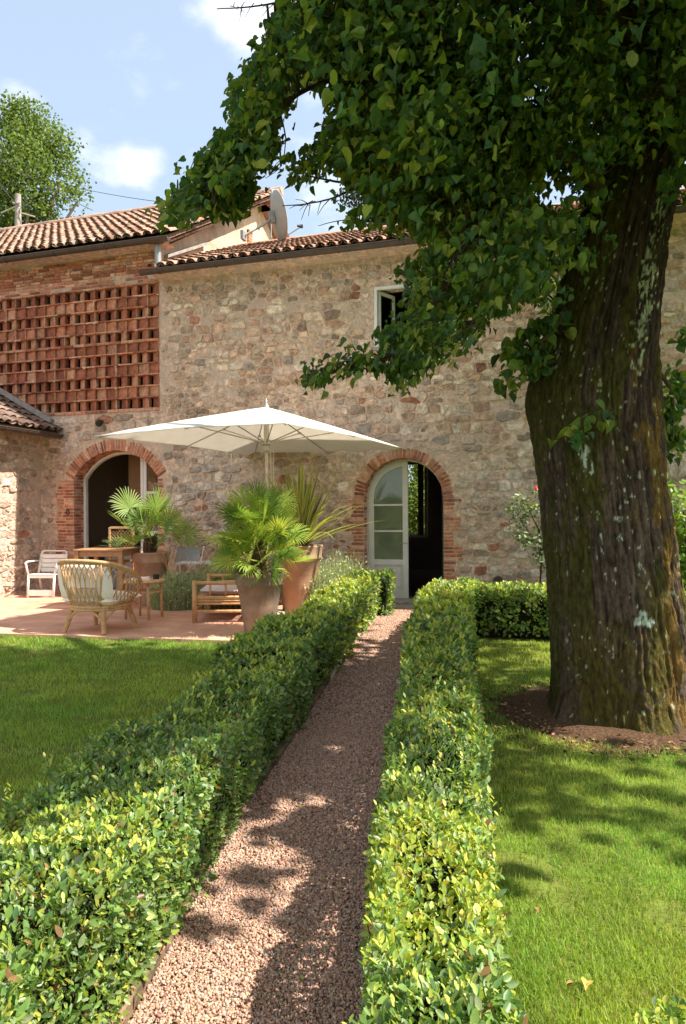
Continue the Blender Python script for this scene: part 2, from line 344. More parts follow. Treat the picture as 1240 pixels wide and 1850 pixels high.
# gravel: real pebbles, dense near the camera
def on_path(n, y0, y1):
    y = rng.uniform(y0, y1, n); a = np.array([lerp(LK, v) for v in y]); b = np.array([lerp(RK, v) for v in y])+.05
    return a+(b-a)*rng.random(n), y
OCT = np.array([(1, 0, 0), (-1, 0, 0), (0, 1, 0), (0, -1, 0), (0, 0, 1), (0, 0, -1.)])
OCF = [(0, 2, 4), (2, 1, 4), (1, 3, 4), (3, 0, 4), (2, 0, 5), (1, 2, 5), (3, 1, 5), (0, 3, 5)]
pal_g = [(.48, .31, .225), (.56, .39, .29), (.40, .26, .19), (.62, .46, .36), (.30, .19, .145), (.50, .38, .31), (.34, .27, .23), (.62, .41, .30), (.45, .41, .37)]
parts = []
for (y0, y1, n, s0) in ((1.5, 3.2, 42000, .0062), (3.2, 5.5, 36000, .0072), (5.5, 12, 34000, .0105)):
    x, y = on_path(n, y0, y1); sc = s0*rng.uniform(.6, 1.35, (n, 1))*rng.uniform(.65, 1.2, (n, 3))
    R = frames(rdir(n), rdir(n)); pos = np.stack([x, y, .006+rng.uniform(0, .009, n)+.004*fbm(np.stack([x*3, y*3, y*0], 1))], 1)
    parts.append(scatter(OCT*1.0, OCF, pos, R, sc, pick(pal_g, n, jit=.25)*np.array((.90, .80, .75))))
V, Fc, C = cat(parts); tag(np_mesh('gravel', V, Fc, M['pebble'], col=C), 'pinkish crushed gravel covering the garden path', 'gravel', kind='stuff')

x, y = on_path(150, 1.6, 9); n = 150; V, Fc, C = scatter(OV_V, OV_F, np.stack([x, y, np.full(n, .022)], 1), frames(rdir(n)*(1, 1, .25), rdir(n)+(0, 0, 1.8)), rng.uniform(.012, .034, (n, 1)), pick([(.26, .17, .08), (.16, .10, .05), (.36, .32, .10), (.16, .22, .05)], n, jit=.3))
tag(np_mesh('leaf_litter', V, Fc, M['pebble'], col=C), 'tiny dry leaf scraps scattered over the gravel path', 'litter', kind='stuff')
# lawn
def in_poly(x, y, poly):
    c = np.zeros(len(x), bool); n = len(poly)
    for i in range(n):
        x0, y0 = poly[i][:2]; x1, y1 = poly[(i+1) % n][:2]
        with np.errstate(divide='ignore', invalid='ignore'):
            c ^= ((y0 > y) != (y1 > y)) & (x < (x1-x0)*(y-y0)/(y1-y0+1e-12)+x0)
    return c
TREE = np.array((2.15, 5.62))
LWN = [(-.85, .5), (lerp(LK, 2.5)-.25, 2.5), (lerp(LK, 5)-.25, 5), (lerp(LK, 8)-.3, 8), (t1[0]+.1, t1[1]+.0), (t1[0], t1[1]-.012), (t0[0], t0[1]-.012), (-12, 2), (-8, .5)]
RWN = [(.35, .8), (lerp(RK, 3)+.33, 3), (lerp(RK, 6)+.42, 6), (lerp(RK, 8.6)+.5, 8.6), (1.5, 8.95), (7.5, 7.2), (9, .8)]
def blades(poly, n, box, near, hgt, wid):
    x = rng.uniform(box[0], box[2], n*3); y0, y1 = box[1], box[3]
    u = rng.random(n*3); y = 1/(1/y0+(1/y1-1/y0)*u) if near else y0+(y1-y0)*u
    k = in_poly(x, y, poly) & (np.abs(x) < y*.56+.6); dt = np.hypot(x-TREE[0]+.05, (y-TREE[1])*1.1)
    edge = .68+.35*fbm(np.stack([x*2.2, y*2.2, x*0+3], 1)); k &= dt > edge
    bare = fbm(np.stack([x*2.5+9, y*2.5, x*0], 1), 3); k &= (bare > .30) | (rng.random(len(x)) < .3)
    x, y = x[k][:n], y[k][:n]; n = len(x)
    sc = np.maximum(1, y/4.0); h = hgt*rng.uniform(.55, 1.25, n)*np.clip(sc, 1, 1.3)*(.75+.5*fbm(np.stack([x*1.3, y*1.3, x*0+7], 1))); w = wid*sc*rng.uniform(.7, 1.3, n)
    th = rng.uniform(0, 2*pi, n); l = rng.uniform(.15, .95, n)*h; ph = rng.uniform(0, 2*pi, n)
    wx, wy = np.cos(th)*w, np.sin(th)*w; lx, ly = np.cos(ph)*l, np.sin(ph)*l; z0 = x*0
    P = np.stack([np.stack([x-wx, y-wy, z0], 1), np.stack([x+wx, y+wy, z0], 1), np.stack([x+wx*.8+lx*.35, y+wy*.8+ly*.35, h*.6], 1), np.stack([x-wx*.8+lx*.35, y-wy*.8+ly*.35, h*.6], 1), np.stack([x+lx, y+ly, h], 1)], 1)
    b = np.arange(n)[:, None]*5; Fc = np.concatenate([b+[0, 1, 2], b+[0, 2, 3], b+[3, 2, 4]])
    big = fbm(np.stack([x*.9, y*.9, x*0+1], 1), 4)[:, None]; mid = fbm(np.stack([x*5, y*5, x*0+5], 1), 3)[:, None]
    c = np.array([(.175, .295, .05)])*(.65+.7*mid)+np.array([(.20, .13, .03)])*np.clip(big-.42, 0, 1)*2.2
    dry = (rng.random((n, 1)) < .05+.5*np.clip(.42-bare[k][:n, None], 0, 1)); c = np.where(dry, np.array([(.30, .24, .10)]), c); c = c*rng.uniform(.65, 1.35, (n, 1))
    return P.reshape(-1, 3), Fc, np.repeat(c, 5, axis=0)
parts = [blades(RWN, 150000, (.2, 1.6, 6.5, 9.0), True, .032, .0016), blades(LWN, 130000, (-7.5, 2.2, .2, 9.6), True, .030, .0018)]
V, Fc, C = cat(parts); tag(np_mesh('lawn_grass', V, Fc, M['grass'], col=C), 'short mown green grass of the garden lawn', 'grass', kind='stuff')
# bare mulch ring at the foot of the lime tree
mb = MB(); ring = []
n = 60; P = [(TREE[0], TREE[1], .05)]
for r, z in ((.62, .05), (.76, .03), (.98, .002)):
    for k in range(n):
        a = 2*pi*k/n; q = r*(1+.34*float(fbm(np.array([cos(a)*2+5, sin(a)*2, r]))-.5)*2); P.append((TREE[0]+cos(a)*q, TREE[1]+sin(a)*q*.9, z+.004))
fs = [(0, 1+k, 1+(k+1) % n) for k in range(n)]
for j in range(2):
    for k in range(n): fs.append((1+j*n+k, 1+(j+1)*n+k, 1+(j+1)*n+(k+1) % n, 1+j*n+(k+1) % n))
mb.add(P, fs); tag(mb.build('bare_earth', M['mulch'], smooth=True), 'brown bare earth and crumbled bark round the foot of the big tree', 'earth', kind='stuff')
# crumbs of bark and dead leaf on that earth
n = 2600; a = rng.uniform(0, 2*pi, n); r = rng.uniform(.42, 1.25, n); pos = np.stack([TREE[0]+np.cos(a)*r, TREE[1]+np.sin(a)*r*.9, .03-.02*(r-.5)+rng.uniform(0, .012, n)], 1)
V, Fc, C = scatter(OV_V, OV_F, pos, frames(rdir(n)*(1, 1, .35), rdir(n)+(0, 0, 1.5)), rng.uniform(.015, .05, (n, 1)), pick([(.20, .11, .05), (.13, .075, .04), (.32, .20, .08), (.09, .06, .04)], n, jit=.3))
tag(np_mesh('bark_litter', V, Fc, M['pebble'], col=C), 'dry brown leaf and bark litter lying round the big tree', 'litter', kind='stuff')
# fallen leaves one can see on the lawn
lv = [(1062, 1772, (.42, .28, .07), 'yellow-brown curled leaf on the grass near the lower right corner', .10), (965, 1640, (.28, .15, .06), 'brown dead leaf beside the right hedge, halfway down the lawn', .07),
      (1092, 1418, (.20, .10, .04), 'small dark brown leaf on the sunny grass in front of the tree', .06), (912, 1364, (.40, .30, .16), 'pale tan leaf on the shaded grass left of the tree foot', .07),
      (1036, 1776, (.30, .16, .06), 'reddish brown leaf just left of the yellow-brown one', .06), (105, 1226, (.42, .38, .15), 'yellowish leaf on the shaded left lawn, left of its middle', .08),
      (172, 1352, (.34, .20, .08), 'brown leaf on the left lawn behind the near hedge', .08), (361, 1177, (.40, .34, .14), 'straw-coloured leaf on the left lawn near the terrace edge', .09)]
for px, py, c, lab, sz in lv:
    g = ground(px, py, .03); d = nrm(np.array((random.uniform(-1, 1), random.uniform(-1, 1), .1))); R = frames(d[None], np.array([[.2, .3, 1.]]))
    V, Fc, C = scatter(np.array(LIME_V)*(1, 1, 2.2), LIME_F, g[None]*0, R, np.array([[sz*.42]]), np.array([c]))
    V = V+g; o = np_mesh('fallen_leaf', V, Fc, M['pebble'], col=C, origin=g); tag(o, lab, 'dead leaf', 'fallen leaves on the lawn')
# kerb stones along the left edge of the path
ks = [.9, 1.75, 2.6, 3.4, 4.2, 5.05, 5.9, 6.8, 7.75, 8.75, 9.8, 10.9]
where = ['nearest the camera, at the lower edge of the photo', 'second from the lower edge of the photo', 'third from the lower edge, under the near left hedge', 'fourth from the lower edge, by a dip in the hedge', 'fifth from the lower edge, in the tree shade', 'sixth from the lower edge, in the tree shade', 'at the far end of the tree shade', 'first one in full sun, pale', 'pale one beside the sunny left hedge', 'last but one before the doorstep', 'last one before the doorstep']
for i, (a, b) in enumerate(zip(ks, ks[1:])):
    p0 = np.array((lerp(LK, a), a, 0)); p1 = np.array((lerp(LK, b), b, 0)); d = nrm(p1-p0); c = (p0+p1)/2; nx = np.array((-d[1], d[0], 0))
    mb = MB(); h = .028+random.uniform(-.012, .014); mb.box(c+nx*.035+Z*h*.6, (np.linalg.norm(p1-p0)/2-.012, .03, h), (d, nx, Z), bev=.009)
    o = mb.build('kerb_stone', M['kerb'] if i < 7 else M['cement'], origin=c); o.rotation_euler = (random.uniform(-.03, .03), random.uniform(-.03, .03), random.uniform(-.035, .035))
    tag(o, 'path edging stone '+where[i], 'kerb stone', 'edging stones along the path')

# ------------------------------------------------------------------ house
AX = (U, NV, Z)
def clip(poly, px, py, nx, ny):
    out = []; n = len(poly)
    for i in range(n):
        a = poly[i]; b = poly[(i+1) % n]; da = (a[0]-px)*nx+(a[1]-py)*ny; db = (b[0]-px)*nx+(b[1]-py)*ny
        if da <= 0: out.append(a)
        if (da < 0 < db) or (db < 0 < da): t = da/(da-db); out.append((a[0]+(b[0]-a[0])*t, a[1]+(b[1]-a[1])*t))
    return out
STP = [(.44, .36, .28), (.52, .445, .35), (.60, .53, .43), (.50, .365, .27), (.46, .37, .29), (.44, .29, .205), (.54, .42, .31), (.34, .30, .265), (.66, .59, .48), (.42, .27, .19), (.54, .40, .29), (.56, .47, .37), (.26, .20, .155)]
def stones(mb, s0, s1, h0, h1, skip, fr=None, mi=1, grey=lambda s, h: 0, rnd=random):
    """rubble facing: one irregular stone in each cell of a jittered, coursed cell pattern, standing 1 to 3 cm proud of the mortar"""
    fr = fr or wall
    seeds = []; h = h0
    while h < h1:
        dh = rnd.choice([.065, .08, .10, .12, .15, .20]); s = s0-rnd.random()*.3; k = dh/.13
        while s < s1:
            w = rnd.choice([.08, .12, .17, .23, .31, .42])*k**.5; seeds.append((s+w/2, h+dh/2+rnd.uniform(-.022, .022)+.03*sin(s*1.7+h))); s += w
        h += dh
    Sd = np.array(seeds)*(1, 1.7)
    for i, (cx, cy) in enumerate(seeds):
        if skip(cx, cy, .05): continue
        d2 = ((Sd-Sd[i])**2).sum(1); nb = np.argsort(d2)[1:13]; poly = [(cx-.4, cy-.25), (cx+.4, cy-.25), (cx+.4, cy+.25), (cx-.4, cy+.25)]
        for j in nb:
            qx, qy = seeds[j]; poly = clip(poly, (cx+qx)/2, (cy+qy)/2, qx-cx, (qy-cy)*2.9)
            if len(poly) < 3: break
        if len(poly) < 3: continue
        if rnd.random() < .09: continue
        gx = sum(p[0] for p in poly)/len(poly); gy = sum(p[1] for p in poly)/len(poly)
        for _ in range(2):
            q = []; kk = .86 if _ == 0 else .74
            for a, b in zip(poly, poly[1:]+poly[:1]): q += [(a[0]*kk+b[0]*(1-kk)+rnd.uniform(-.007, .007)*(1-_), a[1]*kk+b[1]*(1-kk)+rnd.uniform(-.006, .006)*(1-_)), (a[0]*(1-kk)+b[0]*kk, a[1]*(1-kk)+b[1]*kk)]
            poly = q if len(q) <= 28 else poly
        cover = rnd.uniform(0, .016)+(.022 if rnd.random() < .3 else 0); pts = []
        for (x, y) in poly:
            dx, dy = x-gx, y-gy; L = sqrt(dx*dx+dy*dy)+1e-6; ins = .004+cover+rnd.uniform(-.006, .010); f = max(.25, 1-ins/L); pts.append((gx+dx*f, gy+dy*f))
        if any(skip(x, y, 0) for x, y in pts[::3]): continue
        if max(p[0] for p in pts)-min(p[0] for p in pts) < .04: continue
        hg = rnd.choice((rnd.uniform(.004, .014), rnd.uniform(.012, .034))); tx, ty = rnd.uniform(-.06, .06), rnd.uniform(-.10, .10)
        g = grey(cx, cy); c = np.array(rnd.choice(STP)); c = c*(1-g)+np.array([.36, .36, .36])*(c.mean()/.36)*g; c = (c*.80+np.array((.54, .42, .33))*.20)*np.array((1.10, 1.03, .98))*rnd.uniform(.82, 1.2)
        if rnd.random() < .02: c = np.array((.40, .19, .125))*rnd.uniform(.7, 1.2)
        n = len(pts); P = []
        for f, dd in ((1, -.012), (.985, hg*.55), (.90, hg*.92), (.70, hg)):
            for (x, y) in pts:
                xx = gx+(x-gx)*f; yy = gy+(y-gy)*f; P.append(fr(xx, yy, dd+((xx-gx)*tx+(yy-gy)*ty if dd > 0 else 0)+(rnd.uniform(-.0035, .0035) if dd > 0 else 0)))
        P.append(fr(gx, gy, hg+rnd.uniform(-.004, .004)))
        fs = []
        for r in range(3):
            for k in range(n): fs.append((r*n+k, r*n+(k+1) % n, (r+1)*n+(k+1) % n, (r+1)*n+k))
        for k in range(n): fs.append((3*n+k, 3*n+(k+1) % n, 4*n))
        mb.add(P, fs, tuple(c), mi)
def panel(mb, xs, lo, hi, fr=None, d=0, mi=0, dz=.22):
    fr = fr or wall
    for a, b in zip(xs, xs[1:]):
        m = (a+b)/2; e = 1e-5; la, lb, ha, hb = lo(a+e), lo(b-e), hi(a+e), hi(b-e)
        if max(ha-la, hb-lb) < 1e-4: continue
        mb.add([fr(a, la, d), fr(b, lb, d), fr(b, hb, d), fr(a, ha, d)], [(0, 1, 2, 3)], mi=mi)
BRP = [(.44, .165, .095), (.52, .22, .13), (.37, .135, .085), (.56, .29, .18), (.47, .23, .15), (.30, .12, .08), (.60, .36, .25)]
def bcol(): return tuple(np.array(random.choice(BRP))*random.uniform(.75, 1.2))
D_C, D_R, D_SP = -.115, .70, 1.82                     # the arched garden door
L_C, L_W, L_SP, L_RISE = -5.85, .95, 2.30, .53; L_R = (L_W**2+L_RISE**2)/(2*L_RISE)   # the wide kitchen arch
def d_arch(s): return D_SP+sqrt(max(0, D_R**2-(s-D_C)**2))
def l_arch(s): return L_SP+L_RISE-L_R+sqrt(max(0, L_R**2-(s-L_C)**2))
WIN = (-.60, .46, 4.46, 5.51)
house = thing('stone_farmhouse', 'long rubble-stone farmhouse wing with low terracotta roof, an arched garden door and one upper window', 'house', wall(0, 0))
barn = thing('brick_barn', 'taller left wing of the house with red openwork brick screen and wide kitchen arch below', 'house', wall(-6, 0))
annex = thing('annex_shed', 'low stone lean-to at the far left with its own small tiled roof and dark gutter', 'shed', wall(-8.5, 0, 1))
SEAM = -4.82; RS = 8.5
def sk_house(s, h, m):
    if s < SEAM+.03 or s > RS or h < .0 or h > 6.02: return True
    if s < SEAM+.12 and m > 0: return True
    if WIN[0]-.07-m < s < WIN[1]+.07+m and WIN[2]-.05-m < h < WIN[3]+.05+m: return True
    if abs(s-D_C) < D_R+.22+m and h < D_SP: return True
    if h >= D_SP and (s-D_C)**2+(h-D_SP)**2 < (D_R+.19+m)**2: return True
    return False
mb = MB()
xs = sorted(set([SEAM, RS, WIN[0], WIN[1]]+list(np.linspace(D_C-D_R, D_C+D_R, 41))+list(np.linspace(SEAM, RS, 12))))
panel(mb, xs, lambda s: d_arch(s) if abs(s-D_C) < D_R else 0, lambda s: WIN[2] if WIN[0] < s < WIN[1] else 6.14)
panel(mb, [WIN[0], WIN[1]], lambda s: WIN[3], lambda s: 6.14)
stones(mb, SEAM, RS, -.05, 6.02, sk_house, grey=lambda s, h: min(.7, max(0, (3.9-h)*.35))*(1 if s < .5 else .7))
# window reveals
for a, b, c, d in (((WIN[0], WIN[2]), (WIN[0], WIN[3]), 0, 0), ((WIN[0], WIN[3]), (WIN[1], WIN[3]), 0, 0), ((WIN[1], WIN[3]), (WIN[1], WIN[2]), 0, 0), ((WIN[1], WIN[2]), (WIN[0], WIN[2]), 0, 0)):
    mb.add([wall(*a, 0), wall(*b, 0), wall(*b, -.4), wall(*a, -.4)], [(0, 1, 2, 3)])
# closed sides and back
HOLE = (wp(730, 900, d=-7.6)[0], wp(772, 900, d=-7.6)[0], wp(750, 968, d=-7.6)[1], wp(750, 836, d=-7.6)[1])
panel(mb, [SEAM, HOLE[0]], lambda s: 0, lambda s: 6.14, d=-7.6); panel(mb, [HOLE[1], RS], lambda s: 0, lambda s: 6.14, d=-7.6)
panel(mb, [HOLE[0], HOLE[1]], lambda s: 0, lambda s: HOLE[2], d=-7.6); panel(mb, [HOLE[0], HOLE[1]], lambda s: HOLE[3], lambda s: 6.14, d=-7.6)
for s in (RS,): mb.add([wall(s, 0, 0), wall(s, 0, -7.6), wall(s, 6.14, -7.6), wall(s, 7.9, -3.8), wall(s, 6.14, 0)], [(0, 1, 2, 3, 4)])
mb.build('stone_wall', [M['mortar'], M['stone']], house, smooth=False)
# brick surrounds
def brick(mb, s, h, w, t, d=.008, dep=.05, ang=0, fr=None):
    a = random.uniform(-.02, .02)+ang; fr = fr or wall; o = fr(0, 0, 0); u = fr(1, 0, 0)-o
    ux = u*cos(a)+Z*sin(a); uz = Z*cos(a)-u*sin(a); nn = fr(0, 0, 1)-o
    mb.box(fr(s, h, d-dep+random.uniform(-.004, .005)), (w/2, dep, t/2), (ux, nn, uz), col=bcol(), bev=.0045)
def arch_bricks(mb, cs, ch, r, th, a0, a1, pitch=.062, depth=.40, reveal=True):
    n = int((a1-a0)*(r+th*.3)/pitch)
    for k in range(n):
        a = a0+(a1-a0)*(k+.5)/n; L = th*random.uniform(.95, 1.04)
        brick(mb, cs+cos(a)*(r+L/2), ch+sin(a)*(r+L/2), L, pitch*.78, d=.014, ang=a)
        if reveal:                      # bricks of the underside going into the wall
            for j in range(3):
                c = wall(cs+cos(a)*(r+.03), ch+sin(a)*(r+.03), -.07-.12*j); rad = U*cos(a)+Z*sin(a); tan = Z*cos(a)-U*sin(a)
                mb.box(c, (.035, .055, pitch*.39), (rad, NV, tan), col=bcol(), bev=.004)
def jamb(mb, s_edge, side, h0, h1, w, tooth, depth=.40):
    h = h0+.03; k = 0
    while h < h1:
        L = w*random.uniform(.93, 1.05)+(tooth if (int(k/4) % 2) else 0)+random.uniform(0, .04); t = .045; x = 0
        while x < L-.03:
            bl = min(random.uniform(.16, .27), L-x); brick(mb, s_edge+side*(x+bl/2), h, bl-.012, t); x += bl
        for j in range(2):
            mb.box(wall(s_edge+side*.03, h, -.13-.19*j), (.034, .09, t/2), AX, col=bcol(), bev=.004)
        h += .062; k += 1
mb = MB(); jamb(mb, D_C-D_R, -1, 0.02, D_SP, .19, .13); jamb(mb, D_C+D_R, 1, .02, D_SP, .17, .12)
arch_bricks(mb, D_C, D_SP, D_R, .17, 0, pi)
n = 40; P = []       # mortar behind the voussoirs and in the reveal
for k in range(n+1):
    a = pi*k/n
    for r, d in ((D_R+.2, .004), (D_R+.008, .004), (D_R+.008, -.45)): P.append(wall(D_C+cos(a)*r, D_SP+sin(a)*r, d))
mb.add(P, [(k*3+j, k*3+j+1, k*3+j+4, k*3+j+3) for k in range(n) for j in range(2)], mi=1)
for sg in (-1, 1): mb.add([wall(D_C+sg*(D_R+.008), 0, .0), wall(D_C+sg*(D_R+.008), D_SP, .0), wall(D_C+sg*(D_R+.008), D_SP, -.45), wall(D_C+sg*(D_R+.008), 0, -.45)], [(0, 1, 2, 3)], mi=1)
mb.build('brick_arch', [M['brick'], M['mortar']], house)
# door: fixed leaf on the left, right leaf swung in
RC = -.22
def arch_strip(mb, cs, sp, r0, r1, d0, d1, a0, a1, n=30, fn=None):
    P = []
    for k in range(n+1):
        a = a0+(a1-a0)*k/n
        for r, d in ((r0, d0), (r1, d0), (r1, d1), (r0, d1)): P.append(wall(cs+cos(a)*r, sp+sin(a)*r, d))
    fs = [(k*4+j, k*4+(j+1) % 4, k*4+4+(j+1) % 4, k*4+4+j) for k in range(n) for j in range(4)]+[(0, 1, 2, 3), (n*4+3, n*4+2, n*4+1, n*4)]
    mb.add(P, fs)
def bar(mb, s0, s1, h0, h1, d0, d1, bev=.004): mb.box(wall((s0+s1)/2, (h0+h1)/2, (d0+d1)/2), (abs(s1-s0)/2, abs(d1-d0)/2, (h1-h0)/2), AX, bev=bev)
mb = MB(); arch_strip(mb, D_C, D_SP, D_R-.035, D_R+.005, RC, RC-.09, 0, pi)
bar(mb, D_C-D_R-.005, D_C-D_R+.035, .08, D_SP, RC, RC-.09); bar(mb, D_C+D_R-.035, D_C+D_R+.005, .08, D_SP, RC, RC-.09)
mb.build('door_frame', M['door'], house)
mb = MB(); r1 = D_R-.035; st = .095; mid = D_C+.045; d0, d1 = RC+.012, RC-.04
arch_strip(mb, D_C, D_SP, r1-st, r1-.003, d0, d1, pi/2-.06, pi)
bar(mb, D_C-r1, D_C-r1+st, .08, D_SP, d0, d1); bar(mb, mid-st, mid, .081, D_SP+r1-.012, d0+.002, d1-.002)
for h, t in ((.08, .17), (.60, .10), (.99, .045), (1.42, .045)): pass
for h0_, h1_ in ((.081, .21), (.66, .76), (1.24, 1.275), (1.70, 1.735)): bar(mb, D_C-r1+st-.004, mid-st+.004, h0_, h1_, d0-.002, d1+.002)
bar(mb, D_C-r1+st, mid-st, .21, .66, d0-.03, d1+.008); bar(mb, D_C-r1+st+.06, mid-st-.06, .27, .60, d0-.012, d0-.035, bev=.010)
leaf = mb.build('door', M['door'], house)
def arched_pane(mb, sl, sr, h0, fn, d, n=14, mi=0):
    P = []; xs = np.linspace(sl, sr, n)
    for x in xs: P += [wall(x, h0, d), wall(x, max(h0, fn(x)), d)]
    mb.add(P, [(2*k, 2*k+2, 2*k+3, 2*k+1) for k in range(n-1)], mi=mi)
ri = r1-st+.01
mb = MB(); arched_pane(mb, D_C-ri+.0005, mid-st, .74, lambda x: D_SP+sqrt(max(0, ri**2-(x-D_C)**2)), d0-.022)
mb.build('pane', M['glass'], leaf)
mb = MB(); arched_pane(mb, D_C-ri+.0005, mid-st, .74, lambda x: D_SP+sqrt(max(0, ri**2-(x-D_C)**2)), d0-.045)
mb.build('curtain', M['curtain'], leaf)
mb = MB(); mb.tube([wall(mid-.02, 1.05, d0), wall(mid-.02, 1.05, d0+.05), wall(mid-.13, 1.05, d0+.05)], .009, 8); mb.build('handle', M['metal'], leaf)
# leaf swung inwards (seen on edge)
mb = MB(); hs = D_C+D_R-.04
for a, b, h0_, h1_ in ((0, .09, .085, 2.25), (.52, .61, .085, 1.9), (.09, .52, .085, .25), (.09, .52, .66, .76)):
    mb.box(wall(hs-.02, (h0_+h1_)/2, RC-.1-(a+b)/2), (.02, (b-a)/2, (h1_-h0_)/2), AX, bev=.003)
mb.build('open_door', M['dark'], house)
mb = MB(); mb.box(wall(D_C, .035, -.10), (D_R+.02, .34, .045), AX, bev=.012); mb.box(wall(D_C+.02, .0, .42), (D_R+.12, .19, .035), AX, bev=.012)
mb.build('doorstep', M['stonestep'], house)
# upper window
mb = MB(); a, b, c, d = WIN
for (p, q, r, s_) in ((a, b, d-.05, d), (a, b, c, c+.05), (a, a+.05, c+.05, d-.05), (b-.05, b, c+.05, d-.05)): bar(mb, p, q, r, s_, .012, -.06)
wf = mb.build('window_frame', M['white'], house)
mb = MB(); bar(mb, a-.05, b+.05, c-.055, c-.004, .05, -.06); mb.build('window_sill', M['stonestep'], house)
def casement(hx, sg):                 # casement opened into the room
    mb = MB(); L = .46
    for (u0, u1, h0_, h1_) in ((0, .06, c+.05, d-.05), (L-.06, L, c+.05, d-.05), (.06, L-.06, c+.05, c+.11), (.06, L-.06, d-.11, d-.05)):
        dirv = nrm(U*sg*.42-NV*.9); cc = wall(hx, (h0_+h1_)/2, -.07)+dirv*(u0+u1)/2; mb.box(cc, ((u1-u0)/2, .02, (h1_-h0_)/2), (dirv, np.cross(Z, dirv), Z), bev=.003)
    o = mb.build('casement', M['white'], house)
    mb = MB(); o0 = wall(hx, 0, -.07); mb.add([o0+dirv*.06+Z*(c+.11), o0+dirv*(L-.06)+Z*(c+.11), o0+dirv*(L-.06)+Z*(d-.11), o0+dirv*.06+Z*(d-.11)], [(0, 1, 2, 3)]); mb.build('pane', M['glass'], o)
casement(a+.05, 1); casement(b-.05, -1)
# rooms behind the openings
def room(name, s0, s1, h0, h1, dep, parent, hole=None, front=-.46):
    mb = MB(); A = [wall(s0, h0, front), wall(s1, h0, front), wall(s1, h1, front), wall(s0, h1, front)]; B = [wall(s0, h0, -dep), wall(s1, h0, -dep), wall(s1, h1, -dep), wall(s0, h1, -dep)]
    mb.add(A+B, [(0, 4, 5, 1), (1, 5, 6, 2), (2, 6, 7, 3), (3, 7, 4, 0)])
    if hole is None: mb.add(B, [(0, 1, 2, 3)])
    else:
        a, b, c, d = hole
        for (x0, x1, y0, y1) in ((s0, a, h0, h1), (b, s1, h0, h1), (a, b, h0, c), (a, b, d, h1)): mb.add([wall(x0, y0, -dep), wall(x1, y0, -dep), wall(x1, y1, -dep), wall(x0, y1, -dep)], [(0, 1, 2, 3)])
    return mb.build(name, M['room'], parent)
room('hall_room', -3.4, 2.6, .02, 3.75, 7.55, house, hole=HOLE)
room('bedroom', -2.2, 2.2, 3.85, 6.0, 3.9, house)
room('kitchen_room', -7.5, -4.95, .02, 3.4, 4.2, barn)
# ---- the brick barn wing
BL = -13.0; LAT0, LAT1 = 3.63, 6.03
def sk_barn(s, h, m):
    if s < -7.62 or s > SEAM-.05 or h > LAT0-.03 or h < 0: return True
    if L_C-L_W-.36-m < s < L_C+L_W+.10+m and h < L_SP: return True
    if h >= L_SP-.1 and (s-L_C)**2+(h-(L_SP+L_RISE-L_R))**2 < (L_R+.24+m)**2: return True
    return False
mb = MB(); xs = sorted(set([BL, SEAM, -7.6]+list(np.linspace(L_C-L_W, L_C+L_W, 33))))
panel(mb, xs, lambda s: l_arch(s) if abs(s-L_C) < L_W else 0, lambda s: LAT0)
panel(mb, [BL, SEAM], lambda s: LAT1, lambda s: 6.68)
mb.add([wall(SEAM-.035, LAT0, 0), wall(SEAM, LAT0, 0), wall(SEAM, LAT1, 0), wall(SEAM-.035, LAT1, 0)], [(0, 1, 2, 3)])
mb.add([wall(SEAM-.035, LAT0, 0), wall(SEAM-.035, LAT1, 0), wall(SEAM-.035, LAT1, -.3), wall(SEAM-.035, LAT0, -.3)], [(0, 1, 2, 3)])
stones(mb, -7.62, SEAM, -.05, LAT0, sk_barn, grey=lambda s, h: .35)
panel(mb, [BL, SEAM], lambda s: 0, lambda s: 6.68, d=-9.6)
mb.build('stone_wall', [M['mortar'], M['stone']], barn)
mb = MB(); h = LAT1+.045                   # plain brickwork under the eave
while h < 6.60:
    s = BL+4.0+random.random()*.2
    while s < SEAM-.03:
        w = random.choice([.24, .25, .26, .13]); w = min(w, SEAM-.03-s)
        if w > .05 and random.random() > (.22 if h < 6.22 else .04): brick(mb, s+w/2, h, w-.014, .046, d=.012+.01*(h > 6.25))
        s += w
    h += .062
# courses stepping along the seam between lattice and arch
for h in (LAT0-.035,):
    s = -9.0
    while s < SEAM-.03:
        w = min(.25, SEAM-.03-s); brick(mb, s+w/2, h, w-.01, .05, d=.02); s += .25
mb.build('brick_courses', M['brick'], barn)
